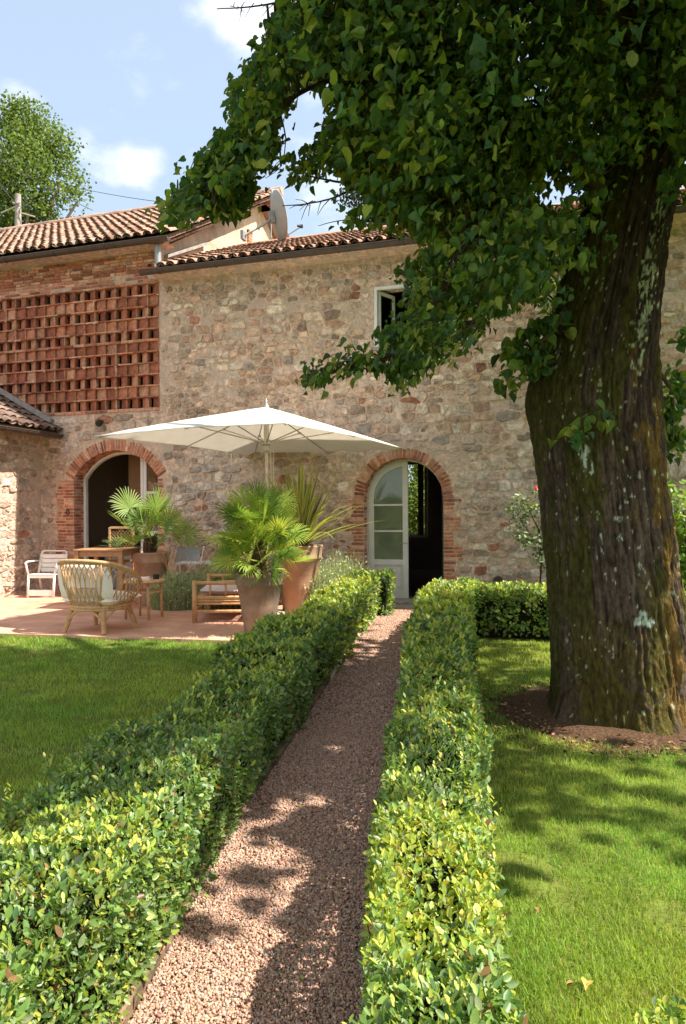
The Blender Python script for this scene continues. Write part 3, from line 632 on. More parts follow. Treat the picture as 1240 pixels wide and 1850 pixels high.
# openwork screen: slanting bricks between thin ledges, every other row pierced
mb = MB(); rows = ['o', 'c', 'o', 'c', 'o', 'c', 'o', 'c', 'o', 'c', 'o']; cw = .237; rh = (LAT1-LAT0)/11; hb = LAT0
for r, kind in enumerate(rows):
    h0_, h1_ = hb+r*rh, hb+(r+1)*rh; off = .5*(r % 2)*0+random.uniform(-.01, .01)
    s = SEAM-.03
    L0 = s; k = 0
    while s > BL+3.8:                          # ledge of thin tiles
        w = random.uniform(.26, .31); brick(mb, s-w/2, h1_-.014, w-.006, .026 if r != 5 else .05, d=.03+random.uniform(-.006, .006), dep=.10); s -= w
    s = SEAM-.035; k = 0
    while s > BL+3.8:
        gap = (.27 if kind == 'o' else .04)*cw; sl = s-cw+gap; sr = s-.012; back = -.075 if kind == 'o' else -.035
        hh0, hh1 = h0_+.002, h1_-.028; c = bcol(); c = tuple(np.array(random.choice(BRP[:4]))*random.uniform(.65, 1.05)); j = random.uniform(-.008, .008)
        P = [wall(sl, hh0, back+j), wall(sr, hh0, .012+j), wall(sr, hh1, .012+j), wall(sl, hh1, back+j), wall(sl, hh0, back-.05), wall(sr, hh0, -.05), wall(sr, hh1, -.05), wall(sl, hh1, back-.05)]
        mb.add(P, [(0, 1, 2, 3), (1, 5, 6, 2), (5, 4, 7, 6), (4, 0, 3, 7)], c)
        mb.box(wall(s-.004, (hh0+hh1)/2, -.05), (.012, .06, (hh1-hh0)/2), AX, col=tuple(np.array(bcol())*.8), bev=.003)
        if random.random() < .12: mb.box(wall(s-.01, hh1-.004, .012), (.02, .012, .01), AX, col=(.6, .55, .48))
        s -= cw
mb.build('brick_lattice', M['brick'], barn)
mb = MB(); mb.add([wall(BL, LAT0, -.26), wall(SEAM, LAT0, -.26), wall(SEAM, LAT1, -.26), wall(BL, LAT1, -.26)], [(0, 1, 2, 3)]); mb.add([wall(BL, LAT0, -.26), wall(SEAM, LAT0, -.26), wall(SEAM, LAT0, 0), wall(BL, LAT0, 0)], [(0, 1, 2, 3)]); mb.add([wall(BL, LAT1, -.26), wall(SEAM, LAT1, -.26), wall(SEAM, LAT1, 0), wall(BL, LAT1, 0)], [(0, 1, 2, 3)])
mb.build('shade_backing', M['dark'], barn)  # black sheet behind the screen, the darkness inside put into its colour
# kitchen arch
mb = MB(); jamb(mb, L_C-L_W, -1, .04, L_SP-.02, .36, .05); jamb(mb, L_C+L_W, 1, .04, L_SP-.02, .10, .02)
a0 = math.asin((L_R-L_RISE)/L_R); cc = L_SP+L_RISE-L_R
arch_bricks(mb, L_C, cc, L_R, .22, a0-.02, pi-a0+.02, pitch=.06)
n = 40; P = []
for k in range(n+1):
    a = a0+(pi-2*a0)*k/n
    for r, d in ((L_R+.23, .003), (L_R+.008, .003), (L_R+.008, -.47)): P.append(wall(L_C+cos(a)*r, cc+sin(a)*r, d))
mb.add(P, [(k*3+j, k*3+j+1, k*3+j+4, k*3+j+3) for k in range(n) for j in range(2)], mi=1)
for sg in (-1, 1): mb.add([wall(L_C+sg*(L_W+.008), 0, 0), wall(L_C+sg*(L_W+.008), L_SP, 0), wall(L_C+sg*(L_W+.008), L_SP, -.47), wall(L_C+sg*(L_W+.008), 0, -.47)], [(0, 1, 2, 3)], mi=1)
mb.build('brick_arch', [M['brick'], M['mortar']], barn)
KR = -.30; mb = MB(); arch_strip(mb, L_C, cc, L_R-.05, L_R+.006, KR, KR-.08, a0, pi-a0)
bar(mb, L_C-L_W-.005, L_C-L_W+.055, .03, L_SP, KR, KR-.08); bar(mb, L_C+L_W-.055, L_C+L_W+.005, .03, L_SP, KR, KR-.08)
bar(mb, -5.47, -5.41, .03, l_arch(-5.44)-.03, KR+.004, KR-.076); bar(mb, -5.40, -5.33, .031, l_arch(-5.37)-.03, KR+.012, KR-.05)
bar(mb, -5.33, -4.94, 1.98, 2.03, KR+.006, KR-.05); bar(mb, -5.33, -4.94, 1.20, 1.25, KR+.006, KR-.05); bar(mb, -5.33, -4.94, .03, .45, KR+.006, KR-.05)
kf = mb.build('door_frame', M['door'], barn)
mb = MB(); arched_pane(mb, -5.34, -4.945, .45, lambda x: l_arch(x)-.03, KR-.02); mb.build('pane', M['glass'], kf)
mb = MB(); mb.tube([wall(L_C-L_W-.13, 1.62+.045*cos(t), .02)+U*.035*sin(t) for t in np.linspace(0, 2*pi, 13)], .008, 6); mb.tube([wall(L_C-L_W-.13, 1.70, -.02), wall(L_C-L_W-.13, 1.68, .03)], .012, 6)
mb.build('ring_pull', M['dark'], barn)
# ---- roofs
TP = [(.40, .235, .165), (.45, .275, .20), (.35, .225, .17), (.46, .31, .235), (.30, .21, .165), (.43, .255, .17), (.47, .335, .26)]
def roof(name, s0, s1, e, r, parent, fr=None, pitch=.205, exp=.30, old=0., pal=TP):
    """rows of half-round cover tiles over channel tiles, e and r are (outward, height) of eave and ridge"""
    fr = fr or wall; mb = MB(); sl = np.array((r[0]-e[0], r[1]-e[1])); Ls = np.linalg.norm(sl); sl = sl/Ls; nr = np.array((-sl[1], sl[0])); nr = nr*(1 if nr[1] > 0 else -1)
    def q(s, t, k): p = np.array(e)+sl*t+nr*k; return fr(s, p[1], p[0])
    mb.add([q(s0, 0, -.02), q(s1, 0, -.02), q(s1, Ls, -.02), q(s0, Ls, -.02), q(s0, 0, -.09), q(s1, 0, -.09), q(s1, Ls, -.09), q(s0, Ls, -.09)], [(0, 1, 2, 3), (4, 5, 1, 0), (5, 6, 2, 1), (7, 4, 0, 3), (6, 5, 4, 7)], (.20, .13, .09))
    nc = int((s1-s0)/pitch); A = np.linspace(0, pi, 8)
    for i in range(nc+1):
        sc = s0+(s1-s0)*(i+.0)/nc; wob = random.uniform(-.012, .012)
        t = -.05; k = 0
        while t < Ls-.02:
            for kind in (0, 1):
                if kind == 1 and i == nc: continue
                s_ = sc+(pitch/2 if kind else 0)+wob+random.uniform(-.01, .01); L = exp+.10; tt = t+random.uniform(-.02, .02); sk = random.uniform(-.012, .012)
                c = tuple(np.array(random.choice(pal))*np.array((.86, .80, .78))*random.uniform(.75, 1.15)*(1-old*random.random()*.5)); P = []
                hb0 = (.045, .018) if kind == 0 else (.030, .003)
                for (tv, rr, zb, ds) in ((tt, .092, hb0[0], 0), (min(tt+L, Ls+.05), .072, hb0[1], sk)):
                    for off in (0, .013):
                        for a in A:
                            z = (sin(a)*(rr-off)*.72) if kind == 0 else (-sin(a)*(rr-off)*.55+.05)
                            P.append(q(s_+ds-cos(a)*(rr-off), tv, zb+z))
                n = len(A); fs = [(j, j+1, 2*n+j+1, 2*n+j) for j in range(n-1)]+[(j, n+j, n+j+1, j+1) for j in range(n-1)]+[(n+j, 3*n+j, 3*n+j+1, n+j+1) for j in range(n-1)]
                mb.add(P, fs, c)
            t += exp; k += 1
    return mb.build(name, M['tile'], parent)
def gutter(name, s0, s1, d, h, parent, r=.075, fr=None, brackets=True):
    fr = fr or wall; mb = MB(); n = 9; P = []
    for s in (s0, s1):
        for rr in (r, r-.006):
            for k in range(n): a = pi+pi*k/(n-1); P.append(fr(s, h+sin(a)*rr, d+cos(a)*rr))
    fs = [(k, k+1, 2*n+k+1, 2*n+k) for k in range(n-1)]+[(n+k, 3*n+k, 3*n+k+1, n+k+1) for k in range(n-1)]+[(k, n+k, n+k+1, k+1) for k in range(n-1)]+[(2*n+k, 2*n+k+1, 3*n+k+1, 3*n+k) for k in range(n-1)]+[(0, 2*n, 3*n, n), (n-1, 2*n-1, 4*n-1, 3*n-1), tuple(range(n)), tuple(range(2*n, 3*n))[::-1]]
    mb.add(P, fs); mb.tube([fr(s0, h, d+r), fr(s1, h, d+r)], .009, 6)
    if brackets:
        s = s0+.4
        while s < s1: mb.tube([fr(s, h+sin(a)*(r+.006), d+cos(a)*(r+.006)) for a in np.linspace(pi*.98, 2.06*pi, 9)], .007, 5); s += 1.15
    return mb.build(name, M['copper'], parent)
RH = [wp(x, y, d=-3.3)[1] for x, y in ((560, 425), (750, 405))]; ridge_h = sum(RH)/2-.10
roof('roof', SEAM+.06, RS+.2, (.36, 6.15), (-3.3, ridge_h), house)
mb = MB(); hip = (ridge_h-6.15)/3.66
mb.add([wall(SEAM, ridge_h-.05, -3.3), wall(RS, ridge_h-.05, -3.3), wall(RS, 6.1, -8), wall(SEAM, 6.1, -8)], [(0, 1, 2, 3)])
s = SEAM+.1
while s < RS: mb.tube([wall(s, ridge_h+.02, -3.3), wall(s+.42, ridge_h+.04, -3.3)], [.105, .09], 10, flat=1); s += .36
mb.build('ridge_tiles', M['tile'] if False else M['terra'], house)
gutter('gutter', SEAM+.02-.18, RS, .42, 6.10, house)
mb = MB(); mb.add([wall(SEAM, 6.10, .34), wall(RS, 6.10, .34), wall(RS, 6.02, .0), wall(SEAM, 6.02, 0), wall(SEAM, 6.14, .34), wall(RS, 6.14, .34)], [(0, 1, 2, 3), (0, 4, 5, 1)]); mb.build('soffit', M['mortar'], house)
LR = (-4.7, 9.62); LE = (.38, 6.76)
roof('roof', BL, -4.42, LE, LR, barn, old=.5, pal=TP+[(.36, .30, .24), (.42, .33, .25)])
mb = MB()
mb.add([wall(BL, LR[1]-.05, -4.7), wall(-4.42, LR[1]-.05, -4.7), wall(-4.42, 6.7, -9.9), wall(BL, 6.7, -9.9)], [(0, 1, 2, 3)], (.4, .25, .17))
s = BL
while s < -4.6:
    P0 = wall(s, LR[1]+.03, -4.7); mb.tube([P0, wall(s+.46, LR[1]+.05+random.uniform(-.01, .02), -4.7)], [.125, .105], 12, col=tuple(np.array(random.choice(TP))*random.uniform(.8, 1.1))); s += .38
mb.build('ridge_tiles', M['tile'], barn)
gutter('gutter', BL, -4.36, .46, 6.66, barn)
mb = MB(); mb.tube([wall(-4.66, 6.12, .34), wall(-4.66, 6.58, .34)], .062, 14); mb.build('downpipe', M['galv'], barn)
mb = MB(); mb.add([wall(BL, 6.68, .40), wall(-4.5, 6.68, .40), wall(-4.5, 6.62, .0), wall(BL, 6.62, 0)], [(0, 1, 2, 3)]); mb.build('soffit', M['mortar'], barn)
# gable above the lower roof: rendered stone, verge bricks, small blocked window
def gab(d, h, out=0.0): return wall(SEAM+out, h, d)
mb = MB(); G = [gab(0, 0), gab(0, 6.62), gab(-4.7, 9.45), gab(-9.6, 6.62), gab(-9.6, 0)]
nd, nh = 46, 40; P = []; fs = []
for i in range(nd+1):
    d = -9.6*i/nd; top = 6.60+(2.83)*(1-abs(d+4.7)/4.8)
    for j in range(nh+1):
        h = 6.0+(top-6.0)*j/nh; P.append(gab(d, h, .004+.05*float(fbm(np.array([d*2.5, h*3.5, 1.]), 4))-.01))
fs = [(i*(nh+1)+j, (i+1)*(nh+1)+j, (i+1)*(nh+1)+j+1, i*(nh+1)+j+1) for i in range(nd) for j in range(nh)]
mb.add(P, fs); mb.add([gab(0, 0), gab(-9.6, 0), gab(-9.6, 6.02), gab(0, 6.02)], [(0, 1, 2, 3)])
mb.build('gable_wall', M['cement'], barn, smooth=True)
def gfr(s, h, d): return wall(SEAM+d, h, s)       # frame of the gable: s runs along depth, d outwards from it
mb = MB(); t = -.1
while t < 5.0:
    d0_ = .30-t*.872; hh = LE[1]-.14+t*.872*.563; mb.box(gab(d0_-.12, hh+.075, .14), (.13, .16, .018), (nrm(NV*-1+Z*.563), U, nrm(Z+NV*.563)), col=tuple(np.array(random.choice(TP))*random.uniform(.9, 1.25)), bev=.005); t += .30
for k in range(10): mb.box(gab(-4.7+.12-.02*k, 9.30-.0*k, .16+.0*k), (.12, .14, .02), (NV, U, Z), col=bcol())
for k in range(7): mb.box(gab(-4.05, 8.05+.07*k, .03), (.12, .04, .028), (NV, U, Z), col=bcol(), bev=.004)
mb.build('verge_bricks', M['brick'], barn)
mb = MB(); mb.box(gab(-.9, 6.62+.32, .05), (.9, .07, .03), (nrm(-NV+Z*.5), U, Z)); mb.build('flashing', M['stonestep'], barn)
# ---- annex
AS = -7.59
def afr(s, h, d): return wall(AS+d, h, s)          # along outwards distance, facing the patio
mb = MB(); mb.add([afr(0, 0, 0), afr(5.5, 0, 0), afr(5.5, 3.2, 0), afr(0, 3.2, 0)], [(0, 1, 2, 3)])
mb.add([afr(5.5, 0, 0), wall(BL, 0, 5.5), wall(BL, 4.5, 5.5), afr(5.5, 3.2, 0)], [(0, 1, 2, 3)])
stones(mb, 0.02, 5.4, -.05, 3.12, lambda s, h, m: s < .03 or s > 5.4 or h < 0 or h > 3.12 or (1.25-m < s < 2.9+m and h < 2.75), fr=afr, grey=lambda s, h: .3)
mb.build('stone_wall', [M['mortar'], M['stone']], annex)
mb = MB()
for k in range(16): brick(mb, 1.3+k*.07+.05, 2.62, .055, .22, fr=afr, d=.012)
for k in range(40): brick(mb, 1.32+random.uniform(0, .02), .03+k*.062, .20, .045, fr=afr, d=.01)
mb.build('brick_lintel', M['brick'], annex)
mb = MB(); mb.box(afr(2.2, 1.22, .02), (.72, .03, 1.2), (NV, U, Z)); mb.build('door', M['wood'], annex)
roof('roof', 0.02, 5.6, (.46, 3.24), (-4.2, 5.75), annex, fr=afr, old=.9, pal=[(.26, .17, .13), (.32, .22, .17), (.22, .17, .14), (.36, .26, .2)])
gutter('gutter', 0.02, 5.6, .50, 3.17, annex, fr=afr)
mb = MB(); mb.box(wall(-9.2, 4.5, .06), (2.2, .05, .045), (nrm(-U*.872+Z*.47), NV, nrm(Z*.872+U*.47))); mb.build('flashing', M['stonestep'], annex)
# ---- things on and in the house
mb = MB(); t = thing('wall_lamp', 'small round black spotlight on the stone wall above the kitchen arch', 'lamp', wall(-6.12, 3.36, 0))
mb.lathe(wall(-6.12, 3.40, .0), [(.0, -.02), (.03, -.02), (.03, .03), (0, .03)], 12); mb.tube([wall(-6.12, 3.4, 0), wall(-6.12, 3.4, .06)], .012, 8); mb.build('bracket', M['dark'], t)
mb = MB(); c = wall(-6.12, 3.37, .11); ax = nrm(NV-Z*.5+U*.3); mb.tube([c-ax*.065, c-ax*.05, c, c+ax*.05, c+ax*.06], [.02, .05, .068, .066, .055], 16); mb.build('lamp_head', M['dark'], t, smooth=True)
mb = MB(); c = wall(1.49, .44); mb.tube([c, c+NV*.03, c+NV*.035], [.085, .085, .07], 24, col=(.1, .1, .1)); 
for k in range(5): mb.box(c+NV*.04+Z*(k-2)*.026, (.06, .004, .004), AX)
tag(mb.build('air_vent', M['copper'], origin=c), 'round dark vent cover low on the stone wall behind the hedge', 'vent')
t = thing('satellite_dish', 'big beige satellite dish fixed to the gable above the lower roof', 'satellite dish', gab(-2.9, 8.0))
dc = at(497, 392, 15.6); dn = nrm(np.array((.90, .36, .22))); du = nrm(np.cross(Z, dn)); dv = np.cross(dn, du)
mb = MB(); P = []; R0 = .52; nn = 40
for r in (0, .25, .5, .75, 1.0):
    for k in range(nn): a = 2*pi*k/nn; P.append(dc+(du*cos(a)*.92+dv*sin(a)*1.06)*R0*r+dn*(.10*r*r))
for r in (1.0, .75, .5, .25, 0):
    for k in range(nn): a = 2*pi*k/nn; P.append(dc+(du*cos(a)*.92+dv*sin(a)*1.06)*R0*r*1.01+dn*(.10*r*r-.012))
mb.add(P, [(r*nn+k, r*nn+(k+1) % nn, (r+1)*nn+(k+1) % nn, (r+1)*nn+k) for r in range(9) for k in range(nn)]); mb.build('reflector', M['dish'], t, smooth=True)
mb = MB(); b0 = dc-dn*.02; w1 = at(440, 426, 15.3); mb.tube([w1, w1+(b0-w1)*.6-Z*.03, b0-dn*.10-Z*.06, b0-dn*.06], .024, 8); mb.box(b0-dn*.05, (.06, .12, .05), (du, dv, dn)); mb.box(w1, (.03, .09, .09), (U, NV, Z)); mb.build('bracket', M['galv'], t)
a1 = at(545, 409, 15.2); mb = MB(); mb.tube([dc-dv*.5, a1], .013, 8); mb.build('feed_arm', M['metal'], t)
mb = MB(); mb.tube([a1, a1-dn*.09+dv*.02], [.03, .024], 10); mb.box(a1, (.03, .03, .03)); mb.build('receiver', M['dark'], t)
p = at(497, 350, 16.3); t = thing('antenna', 'small white aerial box between two rods behind the satellite dish', 'antenna', p)
mb = MB(); mb.box(p, (.075, .02, .10), bev=.006); mb.build('aerial_box', M['white'], t)
mb = MB(); mb.tube([p+(-.09, 0, -1.0), p+(-.09, 0, .11)], .014, 6); mb.tube([p+(.09, 0, -.25), p+(.09, 0, .11)], .014, 6); mb.tube([p+(.1, 0, -.1), p+(.16, 0, -.02)], .02, 6); mb.build('mast', M['galv'], t)
# kitchen
t = thing('extractor_hood', 'tall wood-coloured extractor hood casing inside the dark kitchen arch', 'hood', wall(-6.05, 1.9, -3.0))
mb = MB(); mb.box(wall(-6.08, 2.50, -1.55), (.34, .24, .62), AX, bev=.01); mb.build('casing', M['hood'], t)
mb = MB(); mb.box(wall(-6.2, 1.87, -1.55), (.50, .27, .02), AX, bev=.006); mb.build('rim', M['metal'], t)
mb = MB(); mb.box(wall(-5.62, 2.28, -1.5), (.09, .05, .16), AX, bev=.01); tag(mb.build('wall_box', M['white'], origin=wall(-5.62, 2.28, -1.5)), 'pale box hanging on the dark kitchen wall beside the hood', 'box')
t = thing('kitchen_counter', 'pale grey kitchen island with black top inside the arch', 'counter', wall(-6.0, 0, -1.6))
mb = MB(); mb.box(wall(-6.0, .46, -1.25), (.75, .32, .43), AX, bev=.006); mb.build('cabinet', M['counter'], t)
mb = MB(); mb.box(wall(-6.0, .915, -1.25), (.8, .35, .02), AX, bev=.004); mb.build('worktop', M['dark'], t)
mb = MB(); q = wall(-5.75, .935, -1.1); mb.tube([q, q+Z*.16, q+Z*.2+NV*.05, q+Z*.17+NV*.12], .012, 8); tag(mb.build('tap', M['metal'], origin=q), 'small chrome tap on the black kitchen worktop', 'tap')
# garden seen through the hall: tree and low bush behind the house
# utility pole and wires
p = at(33, 392, 21); t = thing('utility_pole', 'weathered concrete pole with insulators behind the left roof ridge', 'pole', (p[0], p[1], 0))
mb = MB(); mb.tube([np.array((p[0], p[1], 0)), np.array((p[0], p[1], p[2]+.66))], [.16, .085], 12); mb.build('pole', M['stonestep'], t)
mb = MB(); tp = np.array((p[0], p[1], p[2]+.28)); mb.tube([tp+(-.5, .0, -.16), tp+(-.08, 0, .02)], .022, 6); mb.tube([tp+(.08, 0, .02), tp+(.12, -.1, -.2), tp+(.5, 0, -.28)], .02, 6); mb.tube([tp+(-.1, -.1, .08), tp+(.1, -.1, .08)], .03, 6); mb.build('insulator', M['metal'], t)
def wire(a, b, sag, lab):
    mb = MB(); mb.tube([a+(b-a)*u-Z*sag*4*u*(1-u) for u in np.linspace(0, 1, 14)], .011, 5); tag(mb.build('overhead_wire', M['dark'], origin=a), lab, 'wire', 'overhead wires')
wire(tp+(.1, 0, .0), at(-40, 272, 10), .1, 'thin wire running up from the pole across the left tree to the photo edge')
wire(at(168, 380, 26), at(0, 288, 15), .05, 'thin wire crossing the left tree diagonally down to the roof ridge')
wire(at(60, 318, 36), at(470, 382, 20), .25, 'thin wire from behind the left tree over the roof to the dish')
# ------------------------------------------------------------------ lime tree
tree = thing('lime_tree', 'huge mossy-trunked lime tree on the right lawn, its dark crown hanging over the path', 'tree', (TREE[0], TREE[1], 0))
TD = 5.55
prof = [(1322, 998, 1262), (1290, 1004, 1250), (1240, 1004, 1246), (1150, 1000, 1240), (1050, 992, 1226), (950, 984, 1208), (860, 974, 1196), (800, 967, 1192), (740, 966, 1190), (690, 976, 1190), (640, 984, 1191), (590, 996, 1196), (540, 1010, 1201), (450, 1040, 1213), (350, 1070, 1232), (250, 1100, 1252), (120, 1130, 1268), (0, 1150, 1282), (-300, 1190, 1310)]
zs = []; cxs = []; rs = []
for py, l, r in prof:
    a = at(l, py, TD); b = at(r, py, TD); zs.append(a[2]); cxs.append((a[0]+b[0])/2); rs.append((b[0]-a[0])/2*.985)
zs = np.array(zs)-at(1100, 1322, TD)[2]*1.0; order = np.argsort(zs); zs, cxs, rs = zs[order], np.array(cxs)[order], np.array(rs)[order]
nz, na = 520, 420; zz = np.linspace(-.12, zs[-1], nz)
cx = np.interp(zz, zs, cxs); rr = np.interp(zz, zs, rs); k5 = np.hanning(31); k5 /= k5.sum()
cx = np.convolve(np.pad(cx, 15, 'edge'), k5, 'valid'); rr = np.convolve(np.pad(rr, 15, 'edge'), k5, 'valid')
th = np.linspace(0, 2*pi, na, endpoint=False); A, H = np.meshgrid(th, zz)
ca, sa = np.cos(A), np.sin(A); R0 = rr[:, None]*np.ones_like(A)
lump = fbm(np.stack([ca*1.3+4, sa*1.3, H*.9], -1), 3)-.5
rt = R0*(1+.13*lump); flare = np.exp(-np.clip(H, 0, 9)/.22); rt = rt*(1+flare*(.04+.15*np.maximum(0, np.cos(5*A+1.0)+.2)))
rt += .05*np.exp(-((H-2.55)/.28)**2)*np.maximum(0, -ca)           # swelling on the left side
wx = fbm(np.stack([ca*5, sa*5, H*1.8], -1), 3)*2.2
rid = np.abs(vnoise(np.stack([ca*10+wx, sa*10+wx*.7, H*2.0], -1))*2-1); rid2 = np.abs(vnoise(np.stack([ca*22+wx, sa*22, H*4.5+9], -1))*2-1); fine = fbm(np.stack([ca*34, sa*34, H*22], -1), 4)
rough = .5+.9*np.clip(ca*.8+.35, 0, 1)*np.clip(1.4-H*.3, .3, 1)
disp = (rid**.6*.030+rid2**.7*.016)*rough+fine*.018
mossn = fbm(np.stack([ca*2.1+2, sa*2.1, H*1.15+1], -1), 5); knob = np.exp(-(((A-4.2)/.16)**2+((H-1.75)/.10)**2))*.035+np.exp(-(((A-5.1)/.2)**2+((H-2.9)/.14)**2))*.05+np.exp(-(((A-4.9)/.13)**2+((H-.95)/.09)**2))*.03
rt = rt+disp*1.35-.04+knob
X = cx[:, None]+rt*ca; Y = TREE[1]+rt*sa*1.0+0*H; Vt = np.stack([X, Y, H], -1).reshape(-1, 3)
I, J = np.meshgrid(np.arange(nz-1), np.arange(na), indexing='ij'); Jn = (J+1) % na
Ft = np.stack([I*na+J, I*na+Jn, (I+1)*na+Jn, (I+1)*na+J], -1).reshape(-1, 4)
def sst(x, a, b): t = np.clip((x-a)/(b-a), 0, 1); return t*t*(3-2*t)
rid3 = np.abs(vnoise(np.stack([ca*46+wx, sa*46+5, H*7], -1))*2-1)
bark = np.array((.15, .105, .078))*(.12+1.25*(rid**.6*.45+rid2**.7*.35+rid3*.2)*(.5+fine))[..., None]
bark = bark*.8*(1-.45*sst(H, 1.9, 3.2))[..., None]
n2 = fbm(np.stack([ca*7, sa*7+3, H*6], -1), 5); n3 = fbm(np.stack([ca*22, sa*22+3, H*24], -1), 4)
def mixc(c, col, m): m = np.clip(m, 0, 1)[..., None]; return c*(1-m)+np.array(col)*(.65+.7*fine[..., None])*m
c = bark
left = sst(-ca, .15, .75); low = sst(.95-H, 0, .35)
c = mixc(c, (.060, .055, .012), sst(mossn+.22*left+.10*sst(H, 1.7, 3)*left-.05+.10*(n3-.5), .52, .60)*(.35+1.0*n3))
c = mixc(c, (.085, .068, .016), low*sst(-sa, .2, .8)*sst(.35-ca, -.25, .1)*(.3+n2)*sst(n3, .3, .5))
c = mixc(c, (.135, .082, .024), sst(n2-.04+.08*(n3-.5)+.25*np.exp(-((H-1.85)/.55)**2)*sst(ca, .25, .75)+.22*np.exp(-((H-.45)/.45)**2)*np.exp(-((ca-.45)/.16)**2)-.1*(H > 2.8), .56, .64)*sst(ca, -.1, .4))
c = mixc(c, (.30, .33, .21), sst(n3*.6+n2*.4+.16*np.exp(-((ca-.42-.10*(H-3.2))/.20)**2)*sst(H, 2.5, 2.9)-.165, .50, .53)*sst(-sa, 0, .5))
c = mixc(c, (.34, .37, .30), sst(n3+.07*np.exp(-((H-1.5)/.6)**2)*np.exp(-((ca+.05)/.3)**2), .76, .775)*sst(-sa, 0, .4))
for (pth, ph, r1, r2) in ((-.48, 2.02, .05, .11), (.02, .80, .07, .06), (-.10, 1.42, .03, .05)):
    c = mixc(c, (.42, .50, .42), sst(1.15-np.hypot((ca-pth)/r1*.55, (H-ph)/r2)+(n3-.5)*3.5, .35, .55)*(sa < 0))
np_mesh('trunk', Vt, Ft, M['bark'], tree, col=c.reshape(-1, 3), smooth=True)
# crown: leaf sprays filling the crown's volume, pruned to the low sweeping outline it has over the path
MASK = [[(560, -60), (505, 25), (475, 60), (478, 95), (445, 130), (412, 180), (430, 205), (470, 195), (500, 240), (525, 175), (560, 140), (590, 150), (610, 180), (598, 235), (560, 268), (512, 305), (508, 322), (560, 330), (600, 300), (640, 335), (690, 350), (640, 385), (605, 395), (612, 412), (700, 408), (760, 420), (790, 450), (745, 470), (718, 490), (740, 525), (735, 570), (700, 590), (680, 610), (715, 650), (700, 700), (722, 708), (760, 668), (850, 640), (880, 600), (885, 560), (955, 545), (1005, 555), (1030, 535), (1005, 500), (1070, 495), (1105, 462), (1082, 395), (1128, 325), (1145, 292), (1185, 250), (1240, 250), (1400, 260), (1400, -60)],
        [(470, 180), (500, 240), (505, 290), (490, 300), (462, 285), (455, 330), (448, 372), (420, 385), (350, 380), (300, 400), (280, 390), (320, 350), (362, 300), (385, 270), (432, 235), (440, 200)],
        [(755, 620), (720, 655), (640, 665), (585, 690), (552, 690), (550, 678), (600, 655), (670, 635), (740, 610)],
        [(1222, 400), (1400, 400), (1400, 450), (1228, 440)]]
HOLES = [[(540, 150), (600, 140), (610, 200), (585, 250), (525, 290), (505, 250), (520, 180)], [(600, 330), (660, 350), (700, 345), (660, 380), (612, 392), (560, 400), (520, 350)],
         [(790, 128), (830, 118), (835, 140), (800, 150)], [(925, 96), (965, 70), (968, 110), (935, 130)], [(950, 150), (990, 150), (985, 195), (955, 200)], [(1015, 188), (1075, 186), (1070, 212), (1020, 214)], [(960, 335), (1035, 330), (1035, 370), (975, 380)], [(1028, 255), (1045, 255), (1045, 285), (1028, 285)]]
CC = np.array((2.15, 5.7, 7.4)); CR = np.array((4.9, 4.4, 4.9))
def in_view(P):
    x, y = proj(P); return (P[:, 1] > .2) & (x > -70) & (x < 1310) & (y > -70) & (y < 1920)
def allowed(P, grow=0):
    x, y = proj(P); v = (P[:, 1] > .2) & (x > -60) & (x < 1300) & (y > -40) & (y < 1900); ok = np.zeros(len(P), bool)
    for m in MASK: ok |= in_poly(x, y, m)
    for h_ in HOLES: ok &= ~in_poly(x, y, h_)
    return ~v | ok
n = 60000; P = CC+CR*rng.normal(size=(n, 3))*.55; q = (P-CC)/CR; rad = np.sqrt((q**2).sum(1)); P = P[(rad < 1) & (rad > .22)]
q = (P-CC)/CR; clump = fbm(P*.75, 3); P = P[(clump > .42) & (P[:, 2] > 2.4)]
P = P[(P[:, 2] > 3.0+.5*np.clip(P[:, 0]-2.2, 0, 3)+.55*np.clip(3.4-P[:, 1], 0, 4)+.0*P[:, 0])]          # the underside lifts towards camera and right
P = P[allowed(P)]
def shade(P, soft=1.0):
    # a lime crown kept high and narrow on its sunny side: which leaves are there, judged by where their shade lands
    k = 1/math.tan(SUN_EL); x = P[:, 0]-SUN_H[0]*k*P[:, 2]; y = P[:, 1]-SUN_H[1]*k*P[:, 2]; n_ = fbm(np.stack([x*2.3, y*4.2, x*0+4], 1), 3); pr = np.ones(len(P))*.62
    pr = np.where(y > 7.95+.25*np.sin(x*2.1)+.3*(n_-.5), 0, pr); pr = np.where((x < -.9) & (y > 3.4) & (y < 7.9), .9, pr); pr = np.where((x < -.9) & (y <= 3.4), .25, pr); pr = np.where(x < -5.8, 0.5, pr)
    pr = np.where((x > -.95) & (x < .95) & (y < 4.4), .26, pr); pr = np.where((x > -.55) & (x < .12) & (y < 4.4), .47, pr); pr = np.where((x > -1.2) & (x < -.55) & (y < 4.2), .10, pr)
    pr = np.where((x > -.95) & (x < .9) & (y > 4.4) & (y < 7.1), .58, pr); pr = np.where((x > -.45) & (x < .35) & (y > 4.2), .34, pr); pr = np.where((x > -.3) & (x < .6) & (y > 6.5), .1, pr); pr = np.where((x > 1.5) & (y < 5.4), -.5, pr); pr = np.where((x > 1.1) & (y > 4.6) & (y < 5.4), .1, pr); pr = np.where((x > .9) & (y < 5.2), .06, pr); pr = np.where((x > .95) & (x < 1.5) & (y > 3.8) & (y < 4.5), .9, pr); pr = np.where((x > .9) & (y > 6.2), .36, pr); pr = np.where((x > .9) & (y > 5.2) & (y <= 6.2), .3, pr)
    return (n_ < .5+(pr-.5)*.62) & ~((pr == 0))
P = P[shade(P)]
x_, y_ = proj(P); fr_ = (P[:, 1] > .2) & (x_ > -60) & (x_ < 1300) & (y_ > -60)
